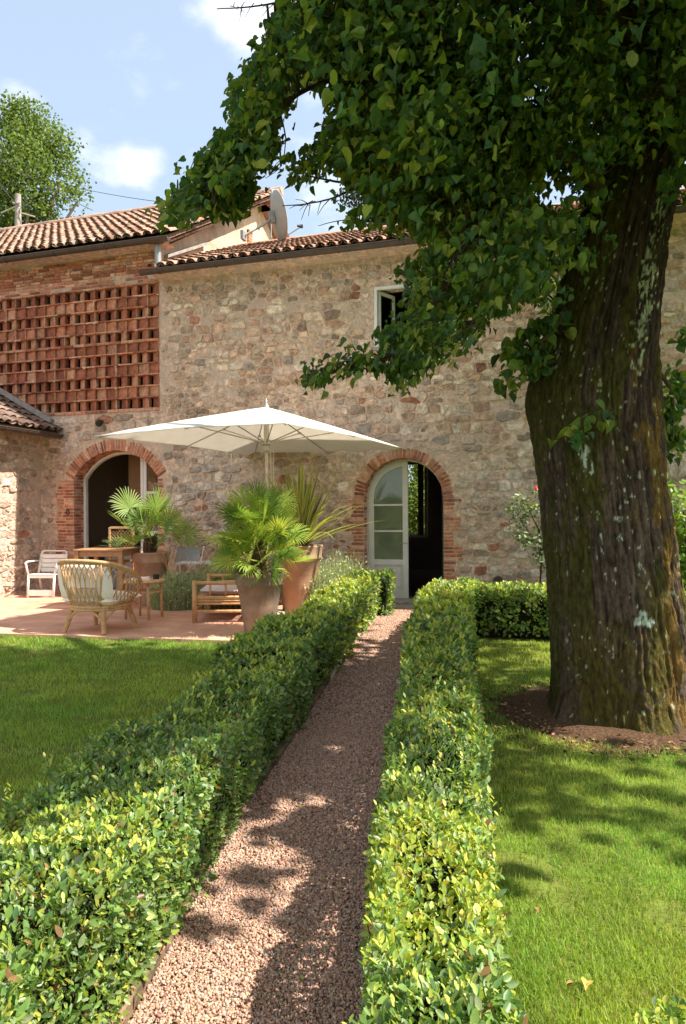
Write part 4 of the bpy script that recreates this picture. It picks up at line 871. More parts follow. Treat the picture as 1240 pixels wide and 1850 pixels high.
Pin = P[fr_]; Pout = P[~fr_][:2600]; print('pool', len(P), int((~fr_).sum()))
# low sweeping sprays inside the visible outline
m = 26000; px = rng.uniform(270, 1330, m); py = rng.uniform(-60, 720, m); D = np.where(rng.random(m) < .72, rng.uniform(4.3, 5.6, m), rng.uniform(5.6, 7.6, m))
ok = np.zeros(m, bool)
for mk in MASK: ok |= in_poly(px, py, mk)
for h_ in HOLES: ok &= ~in_poly(px, py, h_)
intr = (px > 1000+(450-py)*.25) & (py > 180)                   # keep the trunk bare
ok &= ~(intr & (rng.random(m) < .9)); px, py, D = px[ok], py[ok], D[ok]
vis = np.array([at(a, b, c_) for a, b, c_ in zip(px, py, D)])
cl = fbm(vis*2.1, 3); vis = vis[(cl > .455) & (shade(vis) | ((vis[:, 1] < 5.5) & (rng.random(len(vis)) < .75)))][:1900]
more = []
for mk, q_ in ((MASK[1], 260), (MASK[2], 110)):
    xs_ = rng.uniform(270, 780, 9000); ys_ = rng.uniform(170, 700, 9000); o_ = in_poly(xs_, ys_, mk); more += [at(a, b, rng.uniform(4.55, 5.0)) for a, b in zip(xs_[o_][:q_], ys_[o_][:q_])]
vis = np.concatenate([vis, np.array(more)])
edge = []
for mk in MASK[:3]:                                            # crisp fringe of single leaves along the outline
    for (a, b) in zip(mk, mk[1:]+mk[:1]):
        if min(a[1], b[1]) < -50 or max(a[0], b[0]) > 1300: continue
        L = np.hypot(b[0]-a[0], b[1]-a[1])
        for u in np.arange(0, 1, 30/L): edge.append(at(a[0]+(b[0]-a[0])*u+random.uniform(-7, 7), a[1]+(b[1]-a[1])*u+random.uniform(-7, 7), random.uniform(4.5, 5.2)))
edge = np.array(edge)
extra = []                                                     # sprouts low on the trunk and beyond it on the right
for (cx_, cy_, rx, ry, D_, k) in ((955, 640, 30, 48, 5.35, 20), (985, 590, 22, 20, 5.3, 8), (925, 690, 16, 12, 5.4, 4), (1215, 740, 20, 62, 6.3, 22), (1205, 800, 10, 30, 6.3, 8), (1236, 610, 8, 12, 6.2, 4), (1232, 690, 12, 20, 6.3, 6), (1234, 300, 14, 60, 5.0, 12), (1078, 760, 12, 6, 5.02, 2), (1030, 784, 12, 6, 5.05, 2)):
    for _ in range(k): a = random.uniform(0, 2*pi); u = random.random()**.6; extra.append(at(cx_+cos(a)*u*rx, cy_+sin(a)*u*ry, D_+random.uniform(-.15, .15)*(k > 2)))
extra = np.array(extra)
def sprays(P, per, size, spread, pal, p=None):
    n = len(P); c = np.repeat(P, per, 0)+rng.normal(size=(n*per, 3))*spread*np.array((1, 1, .7)); n = len(c)
    out = nrm((c-np.array((2.15, 5.6, 4.5)))*(1, 1, .0)+rng.normal(size=(n, 3))*1.6*(1, 1, .3)); d = nrm(out+rdir(n)*.35+np.array((0, 0, -1.0))*rng.uniform(.1, 1.7, (n, 1)))
    nh = nrm(np.array((0, 0, 1.1))+out*.3+rng.normal(size=(n, 3))*.75); s = size*rng.uniform(.5, 1.25, (n, 1))*np.column_stack([rng.uniform(.8, 1.05, n), np.ones(n), rng.uniform(.6, 4.2, n)]); tone = np.repeat(fbm(P*1.1+5, 3), per)[:, None]
    return c, frames(d, nh), s, pick(pal, n, p)*(.70+.7*tone)
LP = [(.085, .155, .028), (.062, .12, .026), (.13, .20, .030), (.045, .105, .036), (.20, .25, .04), (.06, .125, .055)]
parts = []
for (PP, per, size, spr) in ((vis, 25, .053, .125), (edge, 4, .053, .08), (Pin, 16, .066, .22), (Pout, 12, .17, .36), (extra, 7, .078, .055)):
    keepf = PP is not Pout
    c_, R, s, col = sprays(PP, per, size, spr, LP)
    if keepf and PP is not extra: k = allowed(c_+rng.normal(size=c_.shape)*.05) & (fbm(c_*4.5+3, 2) > .47); c_, R, s, col = c_[k], R[k], s[k], col[k]
    if PP is Pout: x_, y_ = proj(c_); k = ~((c_[:, 1] > .1) & (x_ > -120) & (x_ < 1360) & (y_ > -120) & (y_ < 1950)); c_, R, s, col = c_[k], R[k], s[k], col[k]
    parts.append(scatter(LIME_V, LIME_F, c_, R, s, col))
# pale flower bracts hanging among the leaves
BV = [(0, 0, 0), (-.13, .35, .02), (-.10, .8, .06), (0, 1, .12), (.10, .8, .06), (.13, .35, .02)]; BF = [(0, 2, 1), (0, 3, 2), (0, 4, 3), (0, 5, 4)]
k = rng.choice(len(vis), 2000); c_ = vis[k]+rng.normal(size=(2000, 3))*.12; k = allowed(c_); c_ = c_[k]; n = len(c_)
parts.append(scatter(BV, BF, c_, frames(nrm(rng.normal(size=(n, 3))*(.6, .6, .3)+(0, 0, -1)), rdir(n)), rng.uniform(.05, .09, (n, 1)), pick([(.28, .33, .10), (.36, .38, .15), (.24, .26, .07)], n)))
V, Fc, C = cat(parts); print('crown leaves', len(Fc)//10, len(vis), len(Pin), len(Pout))
np_mesh('crown', V, Fc, M['lime'], tree, col=C)
# limbs, boughs and twigs
mb = MB(); top = lambda z: np.array((float(np.interp(z, zz, cx)), TREE[1], z))
limbs = []
def bough(pts, r0, r1, name='branch'):
    pts = [np.asarray(p, float) for p in pts]; q = []
    for i in range(len(pts)-1):
        for u in np.linspace(0, 1, 6, endpoint=(i == len(pts)-2)):
            p0 = pts[max(i-1, 0)]; p1 = pts[i]; p2 = pts[i+1]; p3 = pts[min(i+2, len(pts)-1)]
            q.append(.5*((2*p1)+(-p0+p2)*u+(2*p0-5*p1+4*p2-p3)*u*u+(-p0+3*p1-3*p2+p3)*u**3)+np.array((random.uniform(-1, 1), random.uniform(-1, 1), random.uniform(-1, 1)))*r0*.12)
    b = MB(); b.tube(q, list(np.linspace(r0, r1, len(q))), 9 if r0 > .02 else 5); b.build(name, M['twig'], tree, smooth=True); limbs.extend(q); return q
bough([top(4.9), at(1150, 60, 5.3), at(1000, -60, 4.8), (.6, 4.4, 6.3), (-.6, 4.0, 7.0)], .16, .04)
bough([top(5.2), (3.0, 5.0, 6.2), (4.1, 4.6, 7.2), (5.2, 4.4, 8.2)], .17, .04)
bough([top(6.0), (2.6, 5.7, 7.6), (2.8, 5.8, 9.4), (2.4, 5.6, 11.3)], .26, .04)
bough([top(5.6), (2.2, 7.0, 6.8), (1.8, 8.4, 7.8), (1.6, 9.3, 8.6)], .15, .03)
bough([top(4.3), (1.6, 6.5, 4.9), (.6, 7.2, 5.6), (-.6, 7.6, 6.2)], .12, .03)
bough([top(3.9), at(1000, 260, 5.2), at(880, 200, 5.0), at(740, 90, 4.9), at(600, 60, 4.8), at(520, 70, 4.8)], .075, .008)
bough([at(1000, 260, 5.2), at(940, 330, 5.0), at(850, 420, 4.9), at(800, 520, 4.8), at(740, 620, 4.8), at(670, 655, 4.8), at(575, 680, 4.8)], .035, .004)
bough([at(880, 200, 5.0), at(780, 240, 5.1), at(700, 300, 5.0), at(640, 330, 5.0), at(560, 318, 5.0)], .028, .005)
bough([at(740, 90, 4.9), at(640, 130, 4.9), at(540, 170, 4.8), at(470, 240, 4.75), at(400, 310, 4.7), at(300, 388, 4.7)], .022, .004)
bough([at(850, 420, 4.9), at(870, 480, 4.9), at(860, 570, 4.9), at(820, 615, 4.8)], .016, .004)
bough([at(940, 330, 5.0), at(905, 470, 4.9), at(880, 560, 5.0), at(830, 640, 4.8)], .014, .004)
bough([top(3.1)+(-.35, -.2, 0), at(985, 610, 5.3), at(950, 640, 5.3)], .03, .006)
bough([top(2.9)+(.4, .3, 0), at(1210, 700, 6.2), at(1215, 790, 6.2)], .03, .005)
bough([at(720, 300, 5.0), at(640, 340, 4.9), at(600, 358, 4.9), at(555, 368, 4.9), at(510, 372, 4.9)], .010, .003)
bough([at(720, -60, 5.0), at(560, -10, 4.9), at(470, 10, 4.9), at(392, 16, 4.9)], .012, .003)
bough([at(505, 195, 4.8), at(515, 240, 4.75), at(516, 260, 4.75), at(508, 300, 4.75), at(480, 322, 4.75)], .006, .002)
bough([at(690, 400, 5), at(620, 398, 4.9), at(575, 408, 4.9)], .006, .002)
LB = np.array(limbs); mb = MB()
def twigs(PP, frac, r):
    for p in PP[rng.random(len(PP)) < frac]:
        j = np.argmin(((LB-p)**2).sum(1)); a = LB[j]; d = np.linalg.norm(a-p)
        if d > 1.3 or d < .05: 
            if d > 1.3: a = p+(a-p)/d*.5
        mpt = (a+p)/2+np.array((random.uniform(-.05, .05), random.uniform(-.05, .05), .10*d)); pt = np.stack([a, mpt, p]); 
        if PP is not vis and in_view(np.stack([a+(p-a)*u for u in (0, .25, .5, .75, 1)])).any(): continue
        if not allowed(np.stack([a+(p-a)*u for u in (.25, .5, .75)])).all(): continue
        mb.tube(pt, [r, r*.7, r*.35], 4, cap=False)
twigs(vis, .8, .007); twigs(Pin, .15, .010); twigs(Pout[:900], .5, .02)
for (a, b) in (((1000, -60), (392, 16)),): pass
for (px0, py0, k) in ((590, 362, 5), (540, 370, 5), (430, 12, 6), (480, 6, 5), (508, 290, 4)):      # bare dead twigs against the sky
    for _ in range(k):
        a = at(px0+random.uniform(-25, 25), py0+random.uniform(-2, 2), 4.9); b = a+np.array((random.uniform(-.10, .06), 0, random.uniform(-.12, .04))); mb.tube([a, (a+b)/2+(0, 0, .01), b], [.0035, .0025, .0015], 4, cap=False)
mb.build('twigs', M['twig'], tree)

# ------------------------------------------------------------------ hedges
HP = [(.12, .215, .045), (.09, .175, .045), (.16, .26, .055), (.22, .31, .07), (.075, .145, .045), (.20, .26, .12)]
HY = [(.36, .41, .065), (.29, .37, .06), (.42, .42, .075), (.21, .31, .055)]
def hedge(name, Lp, Rp, hf, y0, y1, label, dens=5200, size=.037, along=None, sprout=1.0, seed=0, ends=(True, True), yel=lambda x, y: 0, lift=.03, fine_scale=False):
    """box hedge between two edge lines given as functions of t"""
    N = 60; ts = np.linspace(0, 1, N); A = np.array([Lp(t) for t in ts]); B = np.array([Rp(t) for t in ts])
    root = thing(name, label, 'hedge', (*(A[0]+B[0])/2, 0), 'clipped garden hedges')
    ln = np.linalg.norm(np.diff((A+B)/2, axis=0), axis=1); ln = np.append(ln, ln[-1]); wd = np.linalg.norm(B-A, axis=1); H0 = np.array([hf(t) for t in ts])
    dist = np.linalg.norm((A+B)/2, axis=1); sc = np.clip(dist/4.2, .8, 1.9 if not fine_scale else 1.35); P, Nn, S = [], [], []
    for i in range(N):
        tv = nrm((A[min(i+1, N-1)]+B[min(i+1, N-1)])-(A[max(i-1, 0)]+B[max(i-1, 0)])); side = nrm(B[i]-A[i]); d = dens/sc[i]**1.7
        faces = [('t', wd[i]*ln[i]), ('l', H0[i]*ln[i]), ('r', H0[i]*ln[i]), ('x', .17*ln[i]), ('y', .17*ln[i])]
        if i == 0 and ends[0]: faces.append(('a', wd[i]*H0[i]))
        if i == N-1 and ends[1]: faces.append(('b', wd[i]*H0[i]))
        for f, ar in faces:
            k = rng.poisson(ar*d*(1.25 if f == 't' else 1)); u = rng.random(k); v = rng.random(k); c = A[i]+tv*(rng.random((k, 1))*ln[i]); dep = np.minimum(rng.exponential(.032, k), .12)
            if f in 'ab': c = np.repeat(A[i][None], k, 0)
            if f == 't': xy = c+side*(u*wd[i])[:, None]; z = H0[i]-dep; nn = np.tile((0, 0, 1.), (k, 1))
            elif f in 'xy':
                sg = -1 if f == 'x' else 1; base = c if f == 'x' else c+(B[i]-A[i]); rr_ = .075; an = (.5*pi)*(u*1.3-.15); xy = base+sg*side*((np.sin(an)-1)*rr_-dep*.7)[:, None]; z = H0[i]-rr_+np.cos(an)*rr_-dep*.5; nn = np.column_stack([side[0]*sg*np.sin(an), side[1]*sg*np.sin(an), np.cos(an)])
            elif f in 'lr': sg = -1 if f == 'l' else 1; base = c if f == 'l' else c+(B[i]-A[i]); z = .04+u**.85*(H0[i]-.04); xy = base-sg*side*dep[:, None]; nn = np.tile((*(side*sg), 0), (k, 1))
            else: sg = -1 if f == 'a' else 1; z = .04+u*(H0[i]-.04); xy = c+side*(v*wd[i])[:, None]-sg*tv*dep[:, None]; nn = np.tile((*(tv*sg), 0), (k, 1))
            q = np.column_stack([xy, z]); P.append(q); Nn.append(nn); S.append(np.full(k, sc[i]))
    P = np.concatenate(P); Nn = np.concatenate(Nn); S = np.concatenate(S); n = len(P)
    bmp = fbm(P*4.0+seed, 3)-.5; big = fbm(P*1.5+seed+7, 2)-.5; rnd_edge = np.clip((P[:, 2]-hf(0)+.10)/.10, 0, 1)
    P = P+Nn*(bmp*.15+big*.12)[:, None]; k = fbm(P*7+seed, 2) > .30; P, Nn, S = P[k], Nn[k], S[k]; n = len(P)
    P[:, 2] = np.maximum(P[:, 2], .02)
    d = nrm(Nn*.55+rdir(n)*.85+np.array((0, 0, .45))); nh = nrm(Nn*.8+rdir(n)*.6+np.array((0, 0, .5)))
    s = size*S*rng.uniform(.42, 1.25, n); y_ = np.array([yel(a, b) for a, b in P[:, :2]]) if yel else 0
    isy = rng.random(n) < (.06+.34*(Nn[:, 2] > .5)*(fbm(P*2+3, 2) > .5)*sprout+y_); col = np.where(isy[:, None], pick(HY, n), pick(HP, n))*(.75+.55*fbm(P*3+2, 3))[:, None]
    brown = rng.random(n) < .022; col[brown] = np.array((.22, .12, .045))*rng.uniform(.6, 1.5, (int(brown.sum()), 1)); s = s*np.where(rng.random(n) < .3, .55, 1)
    parts = [scatter(OV_V, OV_F, P, frames(d, nh), s[:, None], col)]
    # upright young shoots on the top
    m = int(26*sprout*((wd*ln).sum())*4); i = rng.integers(0, N, m); base = A[i]+(B[i]-A[i])*rng.random((m, 1)); hz = H0[i]-.01; dd = nrm(rdir(m)*.35+np.array((0, 0, 1)))
    for lv_ in range(7):
        if lv_ == 0: sh = rng.uniform(.03, .10, m)*sprout
        c0 = np.column_stack([base, hz])+dd*(sh*(lv_/6))[:, None]; ang = rng.uniform(0, 2*pi, m); o = np.column_stack([np.cos(ang), np.sin(ang), np.full(m, .55+.15*lv_)])
        parts.append(scatter(OV_V, OV_F, c0, frames(nrm(o), nrm(np.column_stack([-np.cos(ang), -np.sin(ang), np.full(m, .9)]))), (size*sc[i]*rng.uniform(.5, .95, m))[:, None], pick(HY if lv_ > 3 else HP, m)*1.1))
    V, Fc, C = cat(parts); np_mesh('foliage', V, Fc, M['hedge'], root, col=C)
    # opaque core, the shade inside the hedge put into its dark colour
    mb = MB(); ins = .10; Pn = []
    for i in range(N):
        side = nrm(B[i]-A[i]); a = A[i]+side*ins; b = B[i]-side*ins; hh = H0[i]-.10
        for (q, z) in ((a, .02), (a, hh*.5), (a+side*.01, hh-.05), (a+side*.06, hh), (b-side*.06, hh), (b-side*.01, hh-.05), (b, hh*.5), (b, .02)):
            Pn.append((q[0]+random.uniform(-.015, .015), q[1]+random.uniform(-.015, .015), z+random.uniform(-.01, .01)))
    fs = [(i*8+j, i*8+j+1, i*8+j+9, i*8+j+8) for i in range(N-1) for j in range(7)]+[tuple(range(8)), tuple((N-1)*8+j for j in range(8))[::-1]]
    mb.add(Pn, fs); mb.build('shade_core', M['core'], root)
    mb = MB()
    for _ in range(int(ln.sum()*22)):
        i = random.randrange(N); side = nrm(B[i]-A[i]); u = random.choice((random.uniform(.16, .25), random.uniform(.75, .84))); p = A[i]+(B[i]-A[i])*u
        q = p+side*random.uniform(-.04, .04)+np.array((random.uniform(-.12, .12), random.uniform(-.12, .12)))*.6; mb.tube([(p[0], p[1], 0), ((p[0]+q[0])/2+.01, (p[1]+q[1])/2, H0[i]*.45), (q[0], q[1], H0[i]*.85)], [.008, .006, .003], 4, cap=False)
    mb.build('stems', M['twig'], root); return root
def lineby(fn, y0, y1): return lambda t: np.array((fn(y0+(y1-y0)*t), y0+(y1-y0)*t))
LWd = [(.66, .3), (.60, 2.6), (.58, 3.6), (.50, 3.75), (.52, 5.2), (.62, 5.4), (.57, 6.9), (.50, 7.1), (.46, 11)]
lh = lambda t: float(np.interp(.5+10.4*t, [.5, 2.2, 3.5, 3.7, 4.3, 4.5, 5.2, 5.4, 6.9, 7.1, 11], [.52, .53, .52, .44, .45, .49, .48, .55, .56, .50, .55]))
RWd = [(.31, .3), (.31, 1.5), (.43, 2.9), (.43, 4.1), (.50, 5.9), (.56, 9)]
rh_ = lambda t: float(np.interp(.45+8.65*t, [.4, 2.4, 2.5, 4.4, 4.6, 9], [.56, .57, .53, .54, .57, .60]))
hedge('box_hedge', lineby(lambda y: lerp(LK, y)-.04-lerp(LWd, y), .5, 10.9), lineby(lambda y: lerp(LK, y)+.012, .5, 10.9), lh, 0, 1, 'long clipped green hedge along the left side of the gravel path', seed=1, yel=lambda x, y: .22 if y > 7 else (.12 if y < 2.6 else 0), sprout=1)
hedge('box_hedge', lineby(lambda y: lerp(RK, y), .45, 9.1), lineby(lambda y: lerp(RK, y)+lerp(RWd, y), .45, 9.1), rh_, 0, 1, 'long clipped hedge along the right side of the gravel path, yellowish near the camera', seed=5, yel=lambda x, y: .45 if 1.7 < y < 2.5 or y > 7.2 else .1)
a0_ = np.array((1.02, 9.22)); dw = nrm(np.array((1.58, -.44))); dn_ = np.array((-dw[1], dw[0]))
hedge('box_hedge', lambda t: a0_+dn_*1.05+dw*5.2*t, lambda t: a0_+dw*5.2*t, lambda t: .58, 0, 1, 'wide clipped hedge along the stone wall, running right from the door behind the trunk', seed=9, yel=lambda x, y: .25, sprout=.5, dens=4000)
hedge('box_hedge', lambda t: np.array((.16+.0*t, 11.0+.42*t)), lambda t: np.array((.74, 10.95+.42*t)), lambda t: .64, 0, 1, 'dark clipped hedge end standing left of the doorstep', seed=12, sprout=.3)
hedge('box_hedge', lambda t: np.array((.66+1.6*t, 1.66+.12*t)), lambda t: np.array((.64+1.6*t, 1.22+.12*t)), lambda t: .48, 0, 1, 'tip of a hedge with small dark berries in the lower right corner', seed=15, sprout=.8, yel=lambda x, y: .3)
# ------------------------------------------------------------------ parasol
uc = np.array((-1.155, 10.92, 0)); ul = nrm(np.array((.433, .90, 0))); us = nrm(np.array((.92, -.39, 0))); us = nrm(us-ul*np.dot(us, ul)); HL, HS = 1.99, 1.50; EZ = 2.69; AZ = 3.20
par = thing('garden_parasol', 'large rectangular cream garden parasol open over the terrace behind the palm pot', 'parasol', uc)
mb = MB(); n = 12; P = []; idx = {}
def canopy(a, b, off=0):
    m = max(abs(a), abs(b)); z = AZ-(AZ-EZ)*(m**1.05); sag = -.035*(1-abs(abs(a)-abs(b)))*m*(m < .999 or 1)*(.5+.5*m)
    ed = -.03*(1-min(abs(a), abs(b))**2)*(m > .99)*0
    return uc+ul*a*HL+us*b*HS+Z*(z+sag+off+ed)
for L, off in ((0, 0), (1, -.006)):
    for i in range(-n, n+1):
        for j in range(-n, n+1): idx[(L, i, j)] = len(P); P.append(canopy(i/n, j/n, off))
fs = []
for L in (0, 1):
    for i in range(-n, n):
        for j in range(-n, n):
            q = (idx[(L, i, j)], idx[(L, i+1, j)], idx[(L, i+1, j+1)], idx[(L, i, j+1)])
            if i*j+(i+j)*0 >= 0 and (i >= 0) == (j >= 0): fs += [(q[0], q[1], q[2]), (q[0], q[2], q[3])]
            else: fs += [(q[0], q[1], q[3]), (q[1], q[2], q[3])]
mb.add(P, fs); cano = mb.build('canopy', M['canvas'], par, smooth=False)
mb = MB()
for (a0, b0, a1, b1) in ((-1, -1, 1, -1), (1, -1, 1, 1), (1, 1, -1, 1), (-1, 1, -1, -1)):
    mb.tube([canopy(a0+(a1-a0)*u, b0+(b1-b0)*u, -.006) for u in np.linspace(0, 1, 13)], .008, 5)
mb.build('hem', M['canvas'], cano)
mb = MB(); mb.tube([uc+Z*.03, uc+Z*3.20], .024, 14); mb.build('pole', M['metal'], par, smooth=True)
mb = MB(); mb.lathe(uc+Z*3.18, [(.045, 0), (.05, .03), (.02, .05), (.024, .08), (.016, .12), (.0, .15)], 12); mb.build('finial', M['metal'], par, smooth=True)
hubz = 2.63; mb = MB(); mb.lathe(uc+Z*hubz, [(.0, -.10), (.045, -.10), (.05, -.02), (.075, 0), (.075, .03), (.04, .05), (.04, .30), (0, .30)], 16); mb.build('hub', M['metal'], par)
for (a, b) in ((-1, -1), (-1, 1), (1, -1), (1, 1), (1, 0), (-1, 0), (0, 1), (0, -1)):
    mb = MB(); mb.tube([canopy(a*u, b*u, -.025) for u in (.02, .25, .5, .75, .985)], .010, 6); rb = mb.build('rib', M['metal'], par)
    e = canopy(a*.52, b*.52, -.035); mb = MB(); mb.tube([uc+Z*(hubz+.015), e], .009, 6); mb.box(e, (.025, .012, .018)); mb.build('strut', M['metal'], rb)
mb = MB(); mb.tube([uc+us*.12+Z*2.55, uc+us*.13+Z*1.5], .004, 5); mb.tube([uc+us*.07+Z*2.55, uc+us*.09+Z*1.6, uc+us*.03+Z*1.3], .004, 5); mb.build('cord', M['canvas'], par)
mb = MB(); q = canopy(-.45, .98, -.01); mb.box(canopy(.1, -.98, -.12)*0+at(418, 830, 10.9), (.008, .003, .09)); mb.build('strap', M['canvas'], par)
mb = MB(); mb.lathe(uc, [(0, .03), (.26, .03), (.27, .08), (.06, .11), (.045, .30), (.028, .30)], 24); mb.build('base', M['stonestep'], par)

# ------------------------------------------------------------------ pots
def pot(name, label, c, H, rt, rb, m, tilt=None):
    t = thing(name, label, 'plant pot', c, 'terracotta pots on the terrace'); mb = MB(); k = H
    pr = [(0, .0), (rb, 0), (rb+.012, .02), (rb+(rt-rb)*.5, k*.45), (rt*.955, k*.79), (rt*1.0, k*.80), (rt*1.03, k*.815), (rt*1.02, k*.84), (rt*1.05, k*.97), (rt*1.075, k*.985), (rt*1.07, k), (rt*.98, k), (rt*.95, k*.93), (rt*.9, k*.90)]
    mb.lathe(c, pr, 40, tilt=tilt); mb.build('pot_body', m, t, smooth=True)
    mb = MB(); mb.lathe(c, [(rt*.95, k*.925), (rt*.5, k*.95), (0, k*.96)], 24, tilt=tilt); mb.build('soil', M['mulch'], t, smooth=True); return t
def fan(parts, base, d, plen, fl, up, pal, nseg=27, spread=1.95, droop=.25, wid=.0115):
    """palmate frond: petiole then narrow pleated segments"""
    d = nrm(np.asarray(d, float)); side = nrm(np.cross(d, up)); nn = np.cross(side, d); hub = base+d*plen
    c = np.array(random.choice(pal))*random.uniform(.8, 1.2); V = []; Fs = []
    V += [base-side*.008, base+side*.008, hub+side*.005, hub-side*.005]; Fs += [(0, 1, 2), (0, 2, 3)]
    for i in range(nseg):
        a = -spread+2*spread*i/(nseg-1); L = fl*(1-.28*abs(a/spread)**1.5)*random.uniform(.9, 1.05); dr = (d*cos(a)+side*sin(a)); dr = nrm(dr+nn*(.10-.0*abs(a))+rng.normal(size=3)*.03); pw = nrm(np.cross(dr, nn)); b = len(V)
        m1 = hub+dr*L*.45; m2 = hub+dr*L*.8-Z*droop*L*.10; tp = hub+dr*L-Z*droop*L*.42; w = wid*fl/.4
        V += [hub, m1-pw*w, m1+nn*w*.5, m1+pw*w, m2-pw*w*.6, m2+nn*w*.2, m2+pw*w*.6, tp]
        Fs += [(b, b+2, b+1), (b, b+3, b+2), (b+1, b+2, b+4), (b+2, b+5, b+4), (b+2, b+3, b+6), (b+2, b+6, b+5), (b+4, b+5, b+7), (b+5, b+6, b+7)]
    V = np.array(V); cc = np.tile(c, (len(V), 1)); cc[4+7::8] = cc[4+7::8]*(1.1, .95, .7); parts.append((V, np.array(Fs), cc))
PP_ = [(.25, .35, .055), (.32, .40, .07), (.17, .27, .05), (.40, .46, .11), (.11, .20, .05)]
def fan_palm(label, c, topz, n, reach, fl, pal, group=None, stem=.25, name='fan_palm', hmin=-.15):
    t = thing(name, label, 'palm', (c[0], c[1], topz)); parts = []; o = np.array((c[0], c[1], topz))
    for i in range(n):
        az = i*2.39996+random.uniform(-.2, .2); el = random.uniform(hmin, 1.25)if i > n*.25 else random.uniform(.5, 1.4); bs = o+Z*random.uniform(0, stem)+np.array((random.uniform(-.1, .1), random.uniform(-.1, .1), 0))
        d = np.array((cos(az)*cos(el), sin(az)*cos(el), sin(el))); up = nrm(np.cross(np.cross(d, Z*.8+rdir(1)[0]*.95), d))
        fan(parts, bs, d, reach*random.uniform(.6, 1.1), fl*random.uniform(.8, 1.1), up, pal, droop=random.uniform(.0, .45))
    V, Fc, C = cat(parts); np_mesh('fronds', V, Fc, M['palm'], t, col=C)
    mb = MB()
    for k in range(5 if stem > .2 else 1):
        q = o+np.array((random.uniform(-.1, .1), random.uniform(-.1, .1), 0))*(k > 0); mb.tube([q-Z*.12, q+Z*stem*.4, q+Z*stem*.8], [.05, .045, .02], 9)
    for k in range(160):
        a = random.uniform(0, 2*pi); z = random.uniform(-.05, stem*.8); q = o+np.array((cos(a)*.07, sin(a)*.07, z)); mb.tube([q, q+np.array((cos(a)*.04, sin(a)*.04, .06))], [.011, .003], 4, cap=False)
    mb.build('trunk', M['mulch'], t); return t
p1 = np.array((-1.10, 9.42, .035)); pot('plant_pot', 'weathered dark terracotta pot standing in front, next to the left hedge', p1, .78, .305, .185, M['terrad'])
fan_palm('dense bushy fan palm with bright green leaves in the front weathered pot', p1, .84, 92, .44, .35, PP_, stem=.56, hmin=-.5)
p2 = np.array((-.72, 11.25, .035)); pot('plant_pot', 'tall leaning terracotta pot behind the front pot, beside the hedge', p2, 1.05, .33, .22, M['terra'], tilt=(.05, 0))
p3 = np.array((-3.30, 12.35, .035)); pot('plant_pot', 'tapered terracotta pot at the back of the terrace by the kitchen arch', p3, .90, .30, .19, M['terra'])
fan_palm('small fan palm with sparse leaves and shaggy stem in the rear terracotta pot', p3, .95, 22, .58, .40, [(.20, .30, .06), (.30, .37, .10), (.13, .21, .06)], stem=.30, hmin=.0)
t = thing('flax_plant', 'spiky flax plant with long yellow-edged sword leaves in the tall leaning pot', 'plant', p2+Z*1.0); parts = []; o = p2+Z*1.02+np.array((.05, 0, 0))
for i in range(88):
    az = i*2.39996; L = random.uniform(1.05, 1.6); el = random.uniform(.35, 1.45); 
    if i % 3 == 0: el = random.uniform(.9, 1.5)
    d = np.array((cos(az)*cos(el), sin(az)*cos(el), sin(el))); side = nrm(np.cross(d, Z)); b0_ = o+np.array((random.uniform(-.07, .07), random.uniform(-.07, .07), 0)); V = []; Cc = []; w = random.uniform(.024, .038); bend = random.uniform(.1, 1.0)*(1.5-el)
    g = np.array(random.choice([(.20, .25, .06), (.15, .20, .06), (.28, .30, .09)])); ylw = np.array((.58, .50, .18)); nS = 9
    for k in range(nS):
        u = k/(nS-1); p = b0_+d*L*u-Z*bend*L*.55*u*u*u+d*(-.0); ww = w*(1-.25*u) if u < .7 else w*.82*(1-u)/.3
        for (o_, c_) in ((-1, ylw), (-.6, g), (0, g*.9), (.6, g), (1, ylw)): V.append(p+side*o_*ww+np.cross(side, d)*(-abs(o_)*ww*-.35)); Cc.append(c_)
    Fs = [(k*5+j, k*5+j+1, k*5+j+6, k*5+j+5) for k in range(nS-1) for j in range(4)]; Fs = [(a, b, c) for q in Fs for (a, b, c) in ((q[0], q[1], q[2]), (q[0], q[2], q[3]))]
    parts.append((np.array(V), np.array(Fs), np.array(Cc)))
V, Fc, C = cat(parts); np_mesh('leaves', V, Fc, M['palm'], t, col=C, smooth=True)

# ------------------------------------------------------------------ rattan armchair (seen from behind)
cc_ = np.array((-3.28, 9.72, .035)); fdir = nrm(np.array((.30, .95, 0))); rdv = np.array((fdir[1], -fdir[0], 0))
ch = thing('rattan_armchair', 'round-backed rattan armchair with cream cushions seen from behind on the terrace', 'armchair', cc_)
def chp(a, r, z, sx=1.0): return cc_+(-fdir*cos(a)*r+rdv*sin(a)*r*sx)+Z*z     # a = 0 at the back
def rim(a): w = abs(a)/2.15; return chp(a, .50+.0*w, .955-.40*w**2.4, 1.08)
def low(a): return chp(a, .37, .34, 1.0)
AA = np.linspace(-2.15, 2.15, 41); mb = MB(); mb.tube([rim(a) for a in AA], .026, 8); mb.tube([rim(a)-Z*.03+fdir*.01 for a in AA], .016, 6); mb.build('top_rail', M['rattan'], ch, smooth=True)
mb = MB(); mb.tube([low(a) for a in np.linspace(-pi, pi, 40)], .022, 8); mb.tube([low(a)-Z*.035 for a in np.linspace(-pi, pi, 40)], .018, 8); mb.tube([low(a)+(rim(a)-low(a))*.42 for a in AA], .009, 6)
mb.build('seat_frame', M['rattan'], ch, smooth=True)
mb = MB()
